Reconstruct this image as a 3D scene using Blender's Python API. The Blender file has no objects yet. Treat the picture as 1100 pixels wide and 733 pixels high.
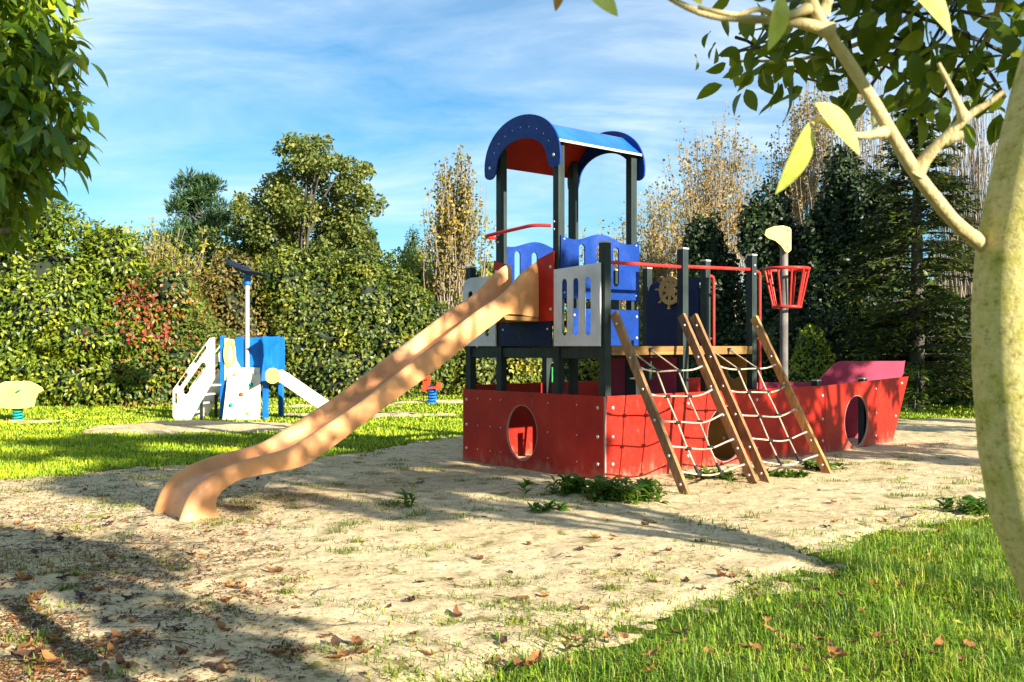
import bpy, math, random
import numpy as np
from mathutils import Vector, Matrix
from mathutils.geometry import tessellate_polygon
SC = bpy.context.scene
COL = SC.collection
RNG = np.random.default_rng(7)
random.seed(7)
R = math.radians
F, CX, HY, EYE = 1078.0, 550.0, 372.0, 1.5

def G(px, py):
    "ground point seen at a photograph pixel"
    d = EYE * F / (py - HY)
    return np.array([(px - CX) / F * d, d])
def P(px, py, d):
    "point at a pixel and a distance in front of the camera"
    return np.array([(px - CX) / F * d, d, EYE + (HY - py) / F * d])

# ------------------------------------------------------------ object helpers
def tag(o, label=None, cat=None, group=None, kind=None):
    if label: o['label'] = label
    if cat: o['category'] = cat
    if group: o['group'] = group
    if kind: o['kind'] = kind
    return o
def empty(name, loc=(0, 0, 0), rz=0.0, parent=None):
    o = bpy.data.objects.new(name, None); COL.objects.link(o)
    o.location = loc; o.rotation_euler = (0, 0, rz); o.empty_display_size = .2
    if parent: o.parent = parent
    return o
def thing(name, label, cat, loc=(0, 0, 0), rz=0.0, group=None):
    return tag(empty(name, loc, rz), label, cat, group)
def link_copy(o, parent=None):
    c = o.copy(); COL.objects.link(c)
    c.parent = parent
    for ch in list(o.children): link_copy(ch, c)
    return c

class MB:
    def __init__(s): s.v = []; s.f = []
    def add(s, vs, fs):
        b = len(s.v); s.v.extend([tuple(map(float, p)) for p in vs]); s.f.extend([tuple(i + b for i in f) for f in fs])
        return s
    def box(s, c, size, M=None):
        hx, hy, hz = [q / 2 for q in size]
        vs = [Vector((x, y, z)) for x in (-hx, hx) for y in (-hy, hy) for z in (-hz, hz)]
        if M is not None: vs = [M @ p for p in vs]
        c = Vector(c)
        return s.add([p + c for p in vs], [(0, 1, 3, 2), (4, 6, 7, 5), (0, 4, 5, 1), (2, 3, 7, 6), (0, 2, 6, 4), (1, 5, 7, 3)])
    def beam(s, a, b, w, h, up=(0, 0, 1)):
        "rectangular bar from a to b; w across, h along up"
        a, b = Vector(a), Vector(b); z = (b - a); L = z.length; z.normalize()
        x = Vector(up).cross(z); x.normalize(); y = z.cross(x)
        M = Matrix((x, y, z)).transposed()
        return s.box((a + b) / 2, (w, h, L), M)
    def tube(s, path, r, n=8, cap=True):
        path = [Vector(p) for p in path]; m = len(path)
        rs = [r] * m if not hasattr(r, '__len__') else list(r)
        rings = []; ref = None
        for i, p in enumerate(path):
            t = path[min(i + 1, m - 1)] - path[max(i - 1, 0)]
            if t.length < 1e-9: t = Vector((0, 0, 1))
            t.normalize()
            if ref is None:
                ref = Vector((1, 0, 0)) if abs(t.x) < .8 else Vector((0, 1, 0))
            x = ref - t * ref.dot(t); x.normalize(); ref = x; y = t.cross(x)
            rings.append([p + (x * math.cos(2 * math.pi * k / n) + y * math.sin(2 * math.pi * k / n)) * rs[i] for k in range(n)])
        vs = [q for rg in rings for q in rg]
        fs = [(i * n + k, i * n + (k + 1) % n, (i + 1) * n + (k + 1) % n, (i + 1) * n + k) for i in range(m - 1) for k in range(n)]
        if cap: fs += [tuple(reversed(range(n))), tuple(range((m - 1) * n, m * n))]
        return s.add(vs, fs)
    def lathe(s, prof, n=16, c=(0, 0, 0)):
        vs = [(c[0] + r * math.cos(2 * math.pi * k / n), c[1] + r * math.sin(2 * math.pi * k / n), c[2] + z) for r, z in prof for k in range(n)]
        m = len(prof)
        fs = [(i * n + k, i * n + (k + 1) % n, (i + 1) * n + (k + 1) % n, (i + 1) * n + k) for i in range(m - 1) for k in range(n)]
        fs += [tuple(reversed(range(n))), tuple(range((m - 1) * n, m * n))]
        return s.add(vs, fs)
    def plate(s, outer, holes, o, ex, ey, th):
        "flat board: outline (and holes) in the plane o + a*ex + b*ey, thickness th along ex x ey"
        o, ex, ey = Vector(o), Vector(ex), Vector(ey); n = ex.cross(ey); n.normalize()
        loops = [list(outer)] + [list(h) for h in holes]
        tri = tessellate_polygon([[Vector((a, b, 0)) for a, b in lp] for lp in loops])
        flat = [p for lp in loops for p in lp]; N = len(flat)
        P3 = [o + ex * a + ey * b for a, b in flat]
        vs = P3 + [p + n * th for p in P3]
        fs = []
        for t in tri:
            a, b, c = [Vector(flat[i]) for i in t]
            ccw = (b - a).cross(c - a) > 0 if False else ((b.x - a.x) * (c.y - a.y) - (b.y - a.y) * (c.x - a.x)) > 0
            t = tuple(t) if ccw else tuple(reversed(t))
            fs.append(tuple(i + N for i in t)); fs.append(tuple(reversed(t)))
        b0 = 0
        for k, lp in enumerate(loops):
            m = len(lp); ar = sum(lp[i][0] * lp[(i + 1) % m][1] - lp[(i + 1) % m][0] * lp[i][1] for i in range(m))
            flip = (ar < 0) != (k > 0)
            for i in range(m):
                i0, i1 = b0 + i, b0 + (i + 1) % m
                q = (i0, i1, i1 + N, i0 + N)
                fs.append(tuple(reversed(q)) if flip else q)
            b0 += m
        return s.add(vs, fs)
    def build(s, name, mat, parent=None, smooth=None, bevel=0.0, loc=None):
        me = bpy.data.meshes.new(name); me.from_pydata(s.v, [], s.f)
        me.materials.append(mat)
        if smooth:
            me.polygons.foreach_set('use_smooth', np.ones(len(me.polygons), bool)); me.set_sharp_from_angle(angle=R(smooth))
        me.update()
        o = bpy.data.objects.new(name, me); COL.objects.link(o)
        if parent: o.parent = parent
        if loc is not None: o.location = loc
        if bevel:
            b = o.modifiers.new('edge', 'BEVEL'); b.width = bevel; b.segments = 2; b.limit_method = 'ANGLE'; b.angle_limit = R(35)
        return o
def np_obj(name, V, Fc, mat, parent=None, smooth=False):
    V = np.ascontiguousarray(V, np.float32); Fc = np.ascontiguousarray(Fc, np.int32); k = Fc.shape[1]
    me = bpy.data.meshes.new(name)
    me.vertices.add(len(V)); me.vertices.foreach_set('co', V.ravel())
    me.loops.add(Fc.size); me.loops.foreach_set('vertex_index', Fc.ravel())
    me.polygons.add(len(Fc)); me.polygons.foreach_set('loop_start', np.arange(0, Fc.size, k, dtype=np.int32))
    if smooth: me.polygons.foreach_set('use_smooth', np.ones(len(Fc), bool))
    me.materials.append(mat); me.update(calc_edges=True)
    o = bpy.data.objects.new(name, me); COL.objects.link(o)
    if parent: o.parent = parent
    return o

# ------------------------------------------------------------ noise
def vnoise(x, y, scale, seed=0):
    x = np.asarray(x) / scale; y = np.asarray(y) / scale
    xi = np.floor(x).astype(np.int64); yi = np.floor(y).astype(np.int64); fx = x - xi; fy = y - yi
    fx = fx * fx * (3 - 2 * fx); fy = fy * fy * (3 - 2 * fy)
    def h(a, b):
        n = (a * 374761393 + b * 668265263 + seed * 974711) & 0x7fffffff
        n = ((n ^ (n >> 13)) * 1274126177) & 0x7fffffff
        return ((n ^ (n >> 16)) & 0xffff) / 65535.0
    return (h(xi, yi) * (1 - fx) + h(xi + 1, yi) * fx) * (1 - fy) + (h(xi, yi + 1) * (1 - fx) + h(xi + 1, yi + 1) * fx) * fy

# ------------------------------------------------------------ materials
def mat_base(name):
    m = bpy.data.materials.new(name); m.use_nodes = True; nt = m.node_tree
    return m, nt, nt.nodes['Principled BSDF'], nt.nodes['Material Output']
def N(nt, t, **kw):
    n = nt.nodes.new(t)
    for k, v in kw.items():
        if k in n.inputs: n.inputs[k].default_value = v
        else: setattr(n, k, v)
    return n
def rgb(c): return (c[0], c[1], c[2], 1)
def noise(nt, vec, scale, detail=4, rough=.55):
    n = N(nt, 'ShaderNodeTexNoise'); n.inputs['Scale'].default_value = scale; n.inputs['Detail'].default_value = detail; n.inputs['Roughness'].default_value = rough
    nt.links.new(vec, n.inputs['Vector']); return n
def ramp(nt, fac, stops, interp='LINEAR'):
    r = N(nt, 'ShaderNodeValToRGB'); cr = r.color_ramp; cr.interpolation = interp
    while len(cr.elements) > 1: cr.elements.remove(cr.elements[-1])
    cr.elements[0].position = stops[0][0]; cr.elements[0].color = rgb(stops[0][1])
    for p, c in stops[1:]:
        e = cr.elements.new(p); e.color = rgb(c)
    nt.links.new(fac, r.inputs['Fac']); return r
def mixc(nt, fac, a, b, mode='MIX'):
    m = N(nt, 'ShaderNodeMix', data_type='RGBA', blend_type=mode)
    for s, val in ((m.inputs[0], fac), (m.inputs[6], a), (m.inputs[7], b)):
        if hasattr(val, 'links') or isinstance(val, bpy.types.NodeSocket): nt.links.new(val, s)
        elif hasattr(val, '__len__'): s.default_value = rgb(val)
        else: s.default_value = val
    return m.outputs[2]
def coords(nt, which='Object', scale=(1, 1, 1)):
    tc = N(nt, 'ShaderNodeTexCoord'); mp = N(nt, 'ShaderNodeMapping'); mp.inputs['Scale'].default_value = scale
    nt.links.new(tc.outputs[which], mp.inputs['Vector']); return mp.outputs['Vector']
def bump(nt, bsdf, h, strength, dist=.01):
    b = N(nt, 'ShaderNodeBump'); b.inputs['Strength'].default_value = strength; b.inputs['Distance'].default_value = dist
    nt.links.new(h, b.inputs['Height']); nt.links.new(b.outputs['Normal'], bsdf.inputs['Normal'])
def plastic(name, col, rough=.42, wear=.35, bumpy=.15, worn=None, dusty=0.0):
    "coloured board: faint mottling, scuffs and dust"
    m, nt, b, _ = mat_base(name)
    v = coords(nt)
    n1 = noise(nt, v, 2.3, 5); n2 = noise(nt, v, 26, 4); n3 = noise(nt, v, 160, 2)
    dark = [c * .72 for c in col]; lite = worn or [min(1, c * 1.18 + .02) for c in col]
    r1 = ramp(nt, n1.outputs['Fac'], [(.3, dark), (.55, col), (.8, lite)])
    r2 = ramp(nt, n2.outputs['Fac'], [(.62, (0, 0, 0)), (.78, (1, 1, 1))])
    c = mixc(nt, r2.outputs['Color'], r1.outputs['Color'], [q * .6 + .06 for q in col])
    mx = N(nt, 'ShaderNodeMath', operation='MULTIPLY'); mx.inputs[1].default_value = wear * .5
    nt.links.new(r2.outputs['Color'], mx.inputs[0])
    c = mixc(nt, mx.outputs[0], r1.outputs['Color'], [q * .6 + .06 for q in col])
    if dusty:  # sand splashed and rubbed onto the foot of the board
        sp = N(nt, 'ShaderNodeSeparateXYZ'); nt.links.new(v, sp.inputs[0])
        n4 = noise(nt, coords(nt, 'Object', (1, 1, .6)), 11, 6, .7)
        sb_ = N(nt, 'ShaderNodeMath', operation='MULTIPLY_ADD'); sb_.inputs[1].default_value = -1.5; sb_.inputs[2].default_value = .28; nt.links.new(sp.outputs['Z'], sb_.inputs[0])
        cl_ = N(nt, 'ShaderNodeMath', operation='MAXIMUM'); cl_.inputs[1].default_value = -.06; nt.links.new(sb_.outputs[0], cl_.inputs[0])
        ad_ = N(nt, 'ShaderNodeMath', operation='ADD'); nt.links.new(cl_.outputs[0], ad_.inputs[0]); nt.links.new(n4.outputs['Fac'], ad_.inputs[1])
        rd = ramp(nt, ad_.outputs[0], [(.56, (0, 0, 0)), (.80, (dusty,) * 3)])
        c = mixc(nt, rd.outputs['Color'], c, (.42, .30, .19))
    nt.links.new(c, b.inputs['Base Color'])
    rr = ramp(nt, n2.outputs['Fac'], [(.3, (rough - .08,) * 3), (.7, (min(1, rough + .2),) * 3)])
    nt.links.new(rr.outputs['Color'], b.inputs['Roughness'])
    bump(nt, b, n3.outputs['Fac'], bumpy, .002)
    b.inputs['Specular IOR Level'].default_value = .22
    return m
def wood(name, col, axis=2, rough=.7):
    m, nt, b, _ = mat_base(name)
    sc = [26, 26, 26]; sc[axis] = 1.6
    v = coords(nt, 'Object', sc); n1 = noise(nt, v, 1.0, 5, .6)
    v2 = coords(nt); n2 = noise(nt, v2, 3.0, 4)
    r1 = ramp(nt, n1.outputs['Fac'], [(.25, [c * .5 for c in col]), (.5, col), (.75, [min(1, c * 1.35) for c in col])])
    r2 = ramp(nt, n2.outputs['Fac'], [(.35, (.6, .6, .62)), (.65, (1.1, 1.08, 1.05))])
    c = mixc(nt, 1.0, r1.outputs['Color'], r2.outputs['Color'], 'MULTIPLY')
    nt.links.new(c, b.inputs['Base Color']); b.inputs['Roughness'].default_value = rough
    bump(nt, b, n1.outputs['Fac'], .35, .004); b.inputs['Specular IOR Level'].default_value = .3
    return m
def leafmat(name, cols, transl=.3, rough=.5, tcol=None, spec=.4):
    "leaf colours picked leaf by leaf"
    m, nt, b, out = mat_base(name)
    g = N(nt, 'ShaderNodeNewGeometry')
    k = len(cols)
    r = ramp(nt, g.outputs['Random Per Island'], [((i + .0) / max(1, k - 1), c) for i, c in enumerate(cols)])
    # older and younger shoots: slow drift of tone from clump to clump
    vn = noise(nt, coords(nt), .9, 4, .6)
    vr = ramp(nt, vn.outputs['Fac'], [(.34, (.62, .68, .66)), (.50, (1, 1, 1)), (.66, (1.45, 1.22, .85))])
    colr = mixc(nt, 1.0, r.outputs['Color'], vr.outputs['Color'], 'MULTIPLY')
    nt.links.new(colr, b.inputs['Base Color']); b.inputs['Roughness'].default_value = rough
    b.inputs['Specular IOR Level'].default_value = spec
    t = N(nt, 'ShaderNodeBsdfTranslucent')
    tc = mixc(nt, .45, colr, tcol or [cols[k // 2][0] * 1.7, cols[k // 2][1] * 1.7, cols[k // 2][2] * .6])
    nt.links.new(tc, t.inputs['Color'])
    mx = N(nt, 'ShaderNodeMixShader'); mx.inputs[0].default_value = transl
    nt.links.new(b.outputs[0], mx.inputs[1]); nt.links.new(t.outputs[0], mx.inputs[2]); nt.links.new(mx.outputs[0], out.inputs['Surface'])
    return m
def bark(name, a, c, scale=14):
    m, nt, b, _ = mat_base(name)
    v = coords(nt, 'Object', (1, 1, .35)); n1 = noise(nt, v, scale, 6, .65); n2 = noise(nt, coords(nt), 3, 3)
    r1 = ramp(nt, n1.outputs['Fac'], [(.3, a), (.65, c)])
    col = mixc(nt, n2.outputs['Fac'], r1.outputs['Color'], [q * .8 for q in c])
    nt.links.new(col, b.inputs['Base Color']); b.inputs['Roughness'].default_value = .85
    bump(nt, b, n1.outputs['Fac'], .6, .02); return m
def metal(name, col, rough=.45, met=.8):
    m, nt, b, _ = mat_base(name)
    n = noise(nt, coords(nt), 40, 3)
    r = ramp(nt, n.outputs['Fac'], [(.3, [c * .7 for c in col]), (.7, col)])
    nt.links.new(r.outputs['Color'], b.inputs['Base Color']); b.inputs['Metallic'].default_value = met; b.inputs['Roughness'].default_value = rough
    return m

# ------------------------------------------------------------ leaves and wood of plants
def unit(a): return a / np.maximum(1e-9, np.linalg.norm(a, axis=-1, keepdims=True))
def rdir(n): return unit(RNG.normal(size=(n, 3)))
def leaves(Pt, ax, nr, L, W, rows=0, curl=0.0):
    """leaf-shaped faces: base points Pt, axes ax, normals nr, lengths L, widths W.
    rows 0: folded diamond (two triangles); rows>0: a curved blade of that many rows"""
    n = len(Pt); ax = unit(ax); sd = unit(np.cross(ax, nr)); nr = np.cross(sd, ax)
    L = np.broadcast_to(np.asarray(L, float), (n,))[:, None]; W = np.broadcast_to(np.asarray(W, float), (n,))[:, None]
    if rows == 0:
        fold = RNG.uniform(.0, .3, (n, 1))
        m = Pt + ax * L * .45
        V = np.stack([Pt, m + sd * W / 2 + nr * W * fold, Pt + ax * L, m - sd * W / 2 + nr * W * fold], 1).reshape(-1, 3)
        b = np.arange(n)[:, None] * 4
        return V, np.concatenate([b + [[0, 1, 2]], b + [[0, 2, 3]]])
    t = np.linspace(0, 1, rows + 1); prof = np.sin(np.pi * t ** .85) ** .8; prof[0] = .06; prof[-1] = .02
    c = RNG.normal(curl, .35 * abs(curl) + .05, (n, 1)); Vs = []
    for ti, wi in zip(t, prof):
        ctr = Pt + ax * L * (ti - .12 * np.abs(c) * ti * ti) - nr * L * c * ti * ti
        Vs += [ctr + sd * W / 2 * wi + nr * W * .14 * wi, ctr, ctr - sd * W / 2 * wi + nr * W * .14 * wi]
    V = np.stack(Vs, 1); k = V.shape[1]; b = np.arange(n)[:, None] * k; Fs = []
    for i in range(rows):
        q = 3 * i
        for a, d in ((0, 1), (1, 2)):
            Fs += [b + [[q + a, q + d, q + 3 + d]], b + [[q + a, q + 3 + d, q + 3 + a]]]
    return V.reshape(-1, 3), np.concatenate(Fs)
def cat(parts):
    Vs, Fs, b = [], [], 0
    for V, Fc in parts: Vs.append(V); Fs.append(Fc + b); b += len(V)
    return np.concatenate(Vs), np.concatenate(Fs)
def clump_pts(centers, rad, n):
    "n points spread through soft lumps; returns points and outward directions"
    centers = np.asarray(centers, float); rad = np.broadcast_to(np.asarray(rad, float).reshape(-1, 1) if np.ndim(rad) else rad, (len(centers), 1))
    w = rad[:, 0] ** 2; i = RNG.choice(len(centers), n, p=w / w.sum())
    d = rdir(n); r = RNG.uniform(0, 1, (n, 1)) ** .45
    return centers[i] + d * r * rad[i] * np.array([1, 1, .8]), d
def branch_path(a, b, sag=0.15, k=6, jit=.06):
    a, b = np.asarray(a, float), np.asarray(b, float); L = np.linalg.norm(b - a)
    t = np.linspace(0, 1, k)[:, None]
    p = a + (b - a) * t; p[:, 2] += np.sin(t[:, 0] * np.pi) * sag * L
    p[1:-1] += RNG.normal(0, jit * L / k, (k - 2, 3)); return p
def ellip_shell(c, r, n, zmin=None, depth=.12):
    "points near the surface of a lumpy ellipsoid, with normals"
    d = rdir(n); c, r = np.asarray(c, float), np.asarray(r, float)
    lump = 1 + .10 * np.sin(d[:, :1] * 7 + c[0] * 3) * np.sin(d[:, 1:2] * 6 + c[1]) + .10 * np.sin(d[:, 2:] * 8 + c[0]) - RNG.uniform(0, 1, (n, 1)) ** 2 * depth * 2
    p = c + d * r * lump
    nn = unit(d / r)
    if zmin is not None:
        k = p[:, 2] > zmin; p, nn = p[k], nn[k]
    return p, nn
RED = plastic('red_board', (.40, .015, .006), .45, .5, worn=(.46, .035, .016), dusty=.32)
PINKISH = plastic('pinkish_red_board', (.36, .035, .075), .5, .5)  # pinkish cast stands in for grazing sunlight on the far bow
BLUE = plastic('blue_board', (.003, .032, .19), .42, .3)
AZURE = plastic('azure_sheet', (.015, .115, .42), .35, .5)
BLUE_SHADE = plastic('shaded_blue_board', (.004, .010, .06), .5, .3)  # same blue as the other boards, darkened to stand in for shade
GREY = plastic('grey_board', (.55, .55, .54), .5, .4)
SLIDE = plastic('orange_slide_plastic', (.76, .33, .125), .36, .6, worn=(.80, .44, .22))
CREAM = plastic('cream_board', (.72, .66, .52), .5, .3)
YELLOW = plastic('pale_yellow_board', (.74, .58, .16), .5, .3)
TAN = plastic('tan_board', (.42, .25, .09), .5, .3)
OCHRE = plastic('ochre_board', (.30, .16, .03), .5, .3)
SKYBLUE = plastic('light_blue_board', (.006, .14, .50), .45, .2)
TEAL = plastic('teal_steel', (.01, .30, .24), .4, .2)
ORANGE = plastic('orange_seat', (.65, .18, .02), .5, .2)
RUST = plastic('orange_red_board', (.70, .07, .02), .45, .2)
DARKBLUE_M = plastic('dark_blue_metal', (.004, .010, .03), .5, .2)
POST = wood('green_black_post', (.020, .032, .027), 2, .6)
BEAMW = wood('ochre_timber', (.34, .17, .045), 0, .6)
STRW = wood('brown_timber', (.30, .155, .06), 2, .6)
STRL = wood('light_timber', (.48, .25, .075), 2, .6)
MASTW = wood('grey_round_timber', (.17, .15, .13), 2, .75)
DECK = wood('deck_timber', (.22, .14, .07), 0, .8)
REDM = plastic('red_painted_steel', (.55, .03, .02), .3, .2)
STEEL = metal('steel_bolt', (.62, .60, .56), .4, .7)
CAPM = plastic('cream_cap', (.55, .50, .38), .5, .4)
EDGE = plastic('pale_board_edge', (.42, .25, .20), .5, .2)
BLACKP = plastic('black_rubber', (.015, .015, .016), .5, .2)
ROPE = wood('beige_rope', (.46, .36, .25), 2, .9)
BARK_D = bark('dark_bark', (.035, .028, .02), (.11, .09, .065))
BARK_P = bark('pale_twig_bark', (.16, .12, .08), (.34, .27, .19), 20)
BARK_T = bark('brown_twig_bark', (.09, .065, .045), (.22, .17, .12), 20)

def sand_mat():
    m, nt, b, _ = mat_base('pale_sand')
    v = coords(nt)
    n1 = noise(nt, v, .7, 6, .6); n2 = noise(nt, v, 9, 6, .65); n3 = noise(nt, v, 85, 4, .75); n4 = noise(nt, v, 4.2, 8, .72); n5 = noise(nt, v, 48, 5, .8)
    c1 = ramp(nt, n1.outputs['Fac'], [(.3, (.53, .40, .215)), (.5, (.62, .48, .27)), (.7, (.67, .54, .33))])
    c2 = ramp(nt, n2.outputs['Fac'], [(.3, (.62, .58, .52)), (.5, (1, 1, 1)), (.75, (1.06, 1.05, 1.02))])
    c = mixc(nt, 1.0, c1.outputs['Color'], c2.outputs['Color'], 'MULTIPLY')
    g0 = ramp(nt, n3.outputs['Fac'], [(.30, (.38, .35, .30)), (.45, (1, 1, 1)), (.7, (1.1, 1.08, 1.06))])
    g5 = ramp(nt, n5.outputs['Fac'], [(.38, (.28, .22, .16)), (.45, (1, 1, 1)), (.62, (1.08, 1.07, 1.05))])
    g = type('o', (), {'outputs': {'Color': mixc(nt, 1.0, g0.outputs['Color'], g5.outputs['Color'], 'MULTIPLY')}})
    c = mixc(nt, .8, c, g.outputs['Color'], 'MULTIPLY')
    # thin moss and short weeds over the sand
    mo = ramp(nt, n4.outputs['Fac'], [(.53, (0, 0, 0)), (.60, (1, 1, 1))])
    md = ramp(nt, n2.outputs['Fac'], [(.40, (0, 0, 0)), (.56, (.9, .9, .9))])
    mm = mixc(nt, 1.0, mo.outputs['Color'], md.outputs['Color'], 'MULTIPLY')
    c = mixc(nt, mm, c, (.15, .13, .03))
    nt.links.new(c, b.inputs['Base Color']); b.inputs['Roughness'].default_value = .95; b.inputs['Specular IOR Level'].default_value = .1
    ad = N(nt, 'ShaderNodeMath', operation='ADD'); nt.links.new(n3.outputs['Fac'], ad.inputs[0]); nt.links.new(n2.outputs['Fac'], ad.inputs[1])
    bump(nt, b, ad.outputs[0], .55, .012)
    return m
SAND = sand_mat()
def lawn_mat():
    m, nt, b, _ = mat_base('lawn_ground')
    v = coords(nt)
    n1 = noise(nt, v, .5, 5); n2 = noise(nt, v, 22, 5, .7)
    c1 = ramp(nt, n1.outputs['Fac'], [(.3, (.045, .07, .008)), (.55, (.085, .12, .010)), (.75, (.13, .14, .03))])
    c2 = ramp(nt, n2.outputs['Fac'], [(.3, (.45, .5, .4)), (.6, (1.1, 1.1, 1)), ])
    nt.links.new(mixc(nt, 1.0, c1.outputs['Color'], c2.outputs['Color'], 'MULTIPLY'), b.inputs['Base Color'])
    b.inputs['Roughness'].default_value = .9; b.inputs['Specular IOR Level'].default_value = .1
    bump(nt, b, n2.outputs['Fac'], 1.0, .03); return m
LAWN = lawn_mat()
GRASS_NEAR = leafmat('grass_blades', [(.03, .085, .006), (.09, .20, .010), (.18, .32, .012), (.29, .40, .02), (.42, .36, .10)], .30, .5, (.25, .42, .01))
GRASS_FAR = leafmat('lawn_blades', [(.17, .26, .008), (.28, .41, .010), (.37, .48, .012), (.42, .44, .03)], .25, .55, (.32, .45, .01))
# ============================================================ the boat-shaped climbing frame
A = math.atan2(.653, .757)
ship = thing('climbing_ship', 'big red and blue boat-shaped climbing frame with roofed tower, rope nets and long orange slide', 'play structure', (1.02, 11.0, 0), A)
UX, VX, ZX = Vector((1, 0, 0)), Vector((0, 1, 0)), Vector((0, 0, 1))
def ellipse(a, b, ra, rb, n=40): return [(a + ra * math.cos(2 * math.pi * k / n), b + rb * math.sin(2 * math.pi * k / n)) for k in range(n)]
def capsule(a, b0, b1, r, n=10):
    return [(a + r * math.cos(t), b1 - r + r * math.sin(t)) for t in np.linspace(0, math.pi, n)] + \
           [(a + r * math.cos(t), b0 + r + r * math.sin(t)) for t in np.linspace(math.pi, 2 * math.pi, n)]
bolt_me = None
def bolt(parent, loc, nrm, r=.022):
    "domed bolt head; copies share one mesh"
    global bolt_me
    if bolt_me is None:
        o = MB().lathe([(.022, 0), (.022, .004), (.017, .011), (.008, .014)], 12).build('bolt', STEEL, parent, smooth=40); bolt_me = o.data
    else:
        o = bpy.data.objects.new('bolt', bolt_me); COL.objects.link(o); o.parent = parent
    o.location = loc; o.rotation_euler = Vector(nrm).to_track_quat('Z', 'Y').to_euler(); o.scale = (r / .022,) * 3
    return o
NEG_U, NEG_V = Vector((-1, 0, 0)), Vector((0, -1, 0))

# ---- hull boards
def stern_frame(x): return dict(o=(x, 0, 0), ex=VX, ey=ZX)
st = MB().plate([(0, -.06), (2.5, -.06), (2.5, .95), (0, .95)], [ellipse(1.357, .462, .278, .335)], (-.022, 0, 0), VX, ZX, .022).build('stern_board', RED, ship, bevel=.004)
ring = MB()
# pale routed edge of the porthole
def porthole(parent, o, ex, ey, c, ra, rb, th):
    pl = ellipse(*c, ra, rb); pi = ellipse(*c, ra - .007, rb - .007)
    return MB().plate(pl, [pi], o, ex, ey, th).build('porthole_rim', EDGE, parent)
porthole(st, (-.024, 0, 0), VX, ZX, (1.357, .462), .278, .335, .026)
for v in (.09, 2.42):
    for z in (.82, .50, .20): bolt(st, (-.022, v, z), NEG_U)
for v in (.42, .9, 1.75, 1.95, 2.2):
    for z in (.84, .5, .2): bolt(st, (-.022, v, z), NEG_U, .009)
sd = MB().plate([(0, -.06), (4.32, -.06), (4.32, .955), (0, .95)], [ellipse(2.12, .42, .37, .345)], (0, 0, 0), UX, ZX, .022).build('side_board', RED, ship, bevel=.004)
porthole(sd, (0, -.0 + .002, 0), UX, ZX, (2.12, .42), .37, .345, .026)
for u in (.10, 4.26):
    for z in (.82, .50, .20): bolt(sd, (u, -.022, z), NEG_V)
for u in (1.39, 2.75):
    for z in (.82, .2): bolt(sd, (u, -.022, z), NEG_V)
MB().box((-.010, -.010, .45), (.022, .022, .99)).build('corner_strip', EDGE, ship, bevel=.004)
# near bow board, leaning prow
bd = Vector((2.88, .30, 0)); bl = bd.length; bd.normalize(); bn = bd.cross(ZX)
bw = MB().plate([(0.004, -.06), (2.22, -.06), (2.32, .1), (2.89, 1.02), (0.004, .955)], [ellipse(1.0, .413, .40, .375)], (4.32, 0, 0), bd, ZX, .022)
bow = bw.build('bow_board', RED, ship, bevel=.004)
porthole(bow, tuple(Vector((4.32, 0, 0)) - bn * .002), bd, ZX, (1.0, .413), .40, .375, .026)
for a, zz in ((1.66, (.86, .50, .16)), (2.62, (.92,)), (2.38, (.42,))):
    for z in zz: bolt(bow, Vector((4.32, 0, z)) + bd * a + bn * .022, bn)
# far side and far bow
MB().plate([(0, -.06), (4.80, -.06), (4.80, 1.0), (0, 1.0)], [], (0, 2.5, 0), UX, ZX, .022).build('side_board', RED, ship, bevel=.004)
fd = Vector((7.36 - 4.80, .46 - 2.478, 0)); fl = fd.length; fd.normalize()
wave = [(0, -.06), (fl - .75, -.06), (fl, 1.05), (fl + .03, 1.27)]
for t in np.linspace(1, 0, 60):
    a = t * fl; s = min(1, max(0, (a - 1.75) / .50)); s = s * s * (3 - 2 * s)
    wave.append((a, .92 + .34 * s))
fb = MB().plate(wave, [], (4.80, 2.478, 0), fd, ZX, .022).build('bow_board', PINKISH, ship, bevel=.004); fb['label'] = 'far bow board tinted pinkish for grazing light, with a raised wave'
for u, v, z in ((4.25, .07, 1.02), (5.75, .24, 1.01), (2.9, 2.3, .99), (1.05, .5, 1.10)):
    p = MB().box((u, v, z / 2), (.095, .095, z)).build('post', POST, ship, bevel=.005)
    MB().box((u, v, z + .008), (.105, .105, .016)).build('post_cap', CAPM, p, bevel=.003)
# ---- posts
def post(u, v, z, cap=True):
    p = MB().box((u, v, z / 2 - .1), (.098, .098, z + .2)).build('post', POST, ship, bevel=.006)
    if cap: MB().box((u, v, z + .010), (.106, .106, .02)).build('post_cap', CAPM, p, bevel=.004)
    return p
for u, v, z in ((.06, .06, 2.64), (.06, 2.44, 2.50), (1.39, .06, 2.65), (2.755, .06, 2.655), (2.755, .80, 2.63), (2.755, 1.83, 2.59), (1.39, 2.44, 2.62), (2.755, 2.44, 2.60)):
    post(u, v, z)
for u, v in ((.06, .80), (.06, 1.83), (1.3, .80), (1.3, 1.83)): post(u, v, 3.92, False)
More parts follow.
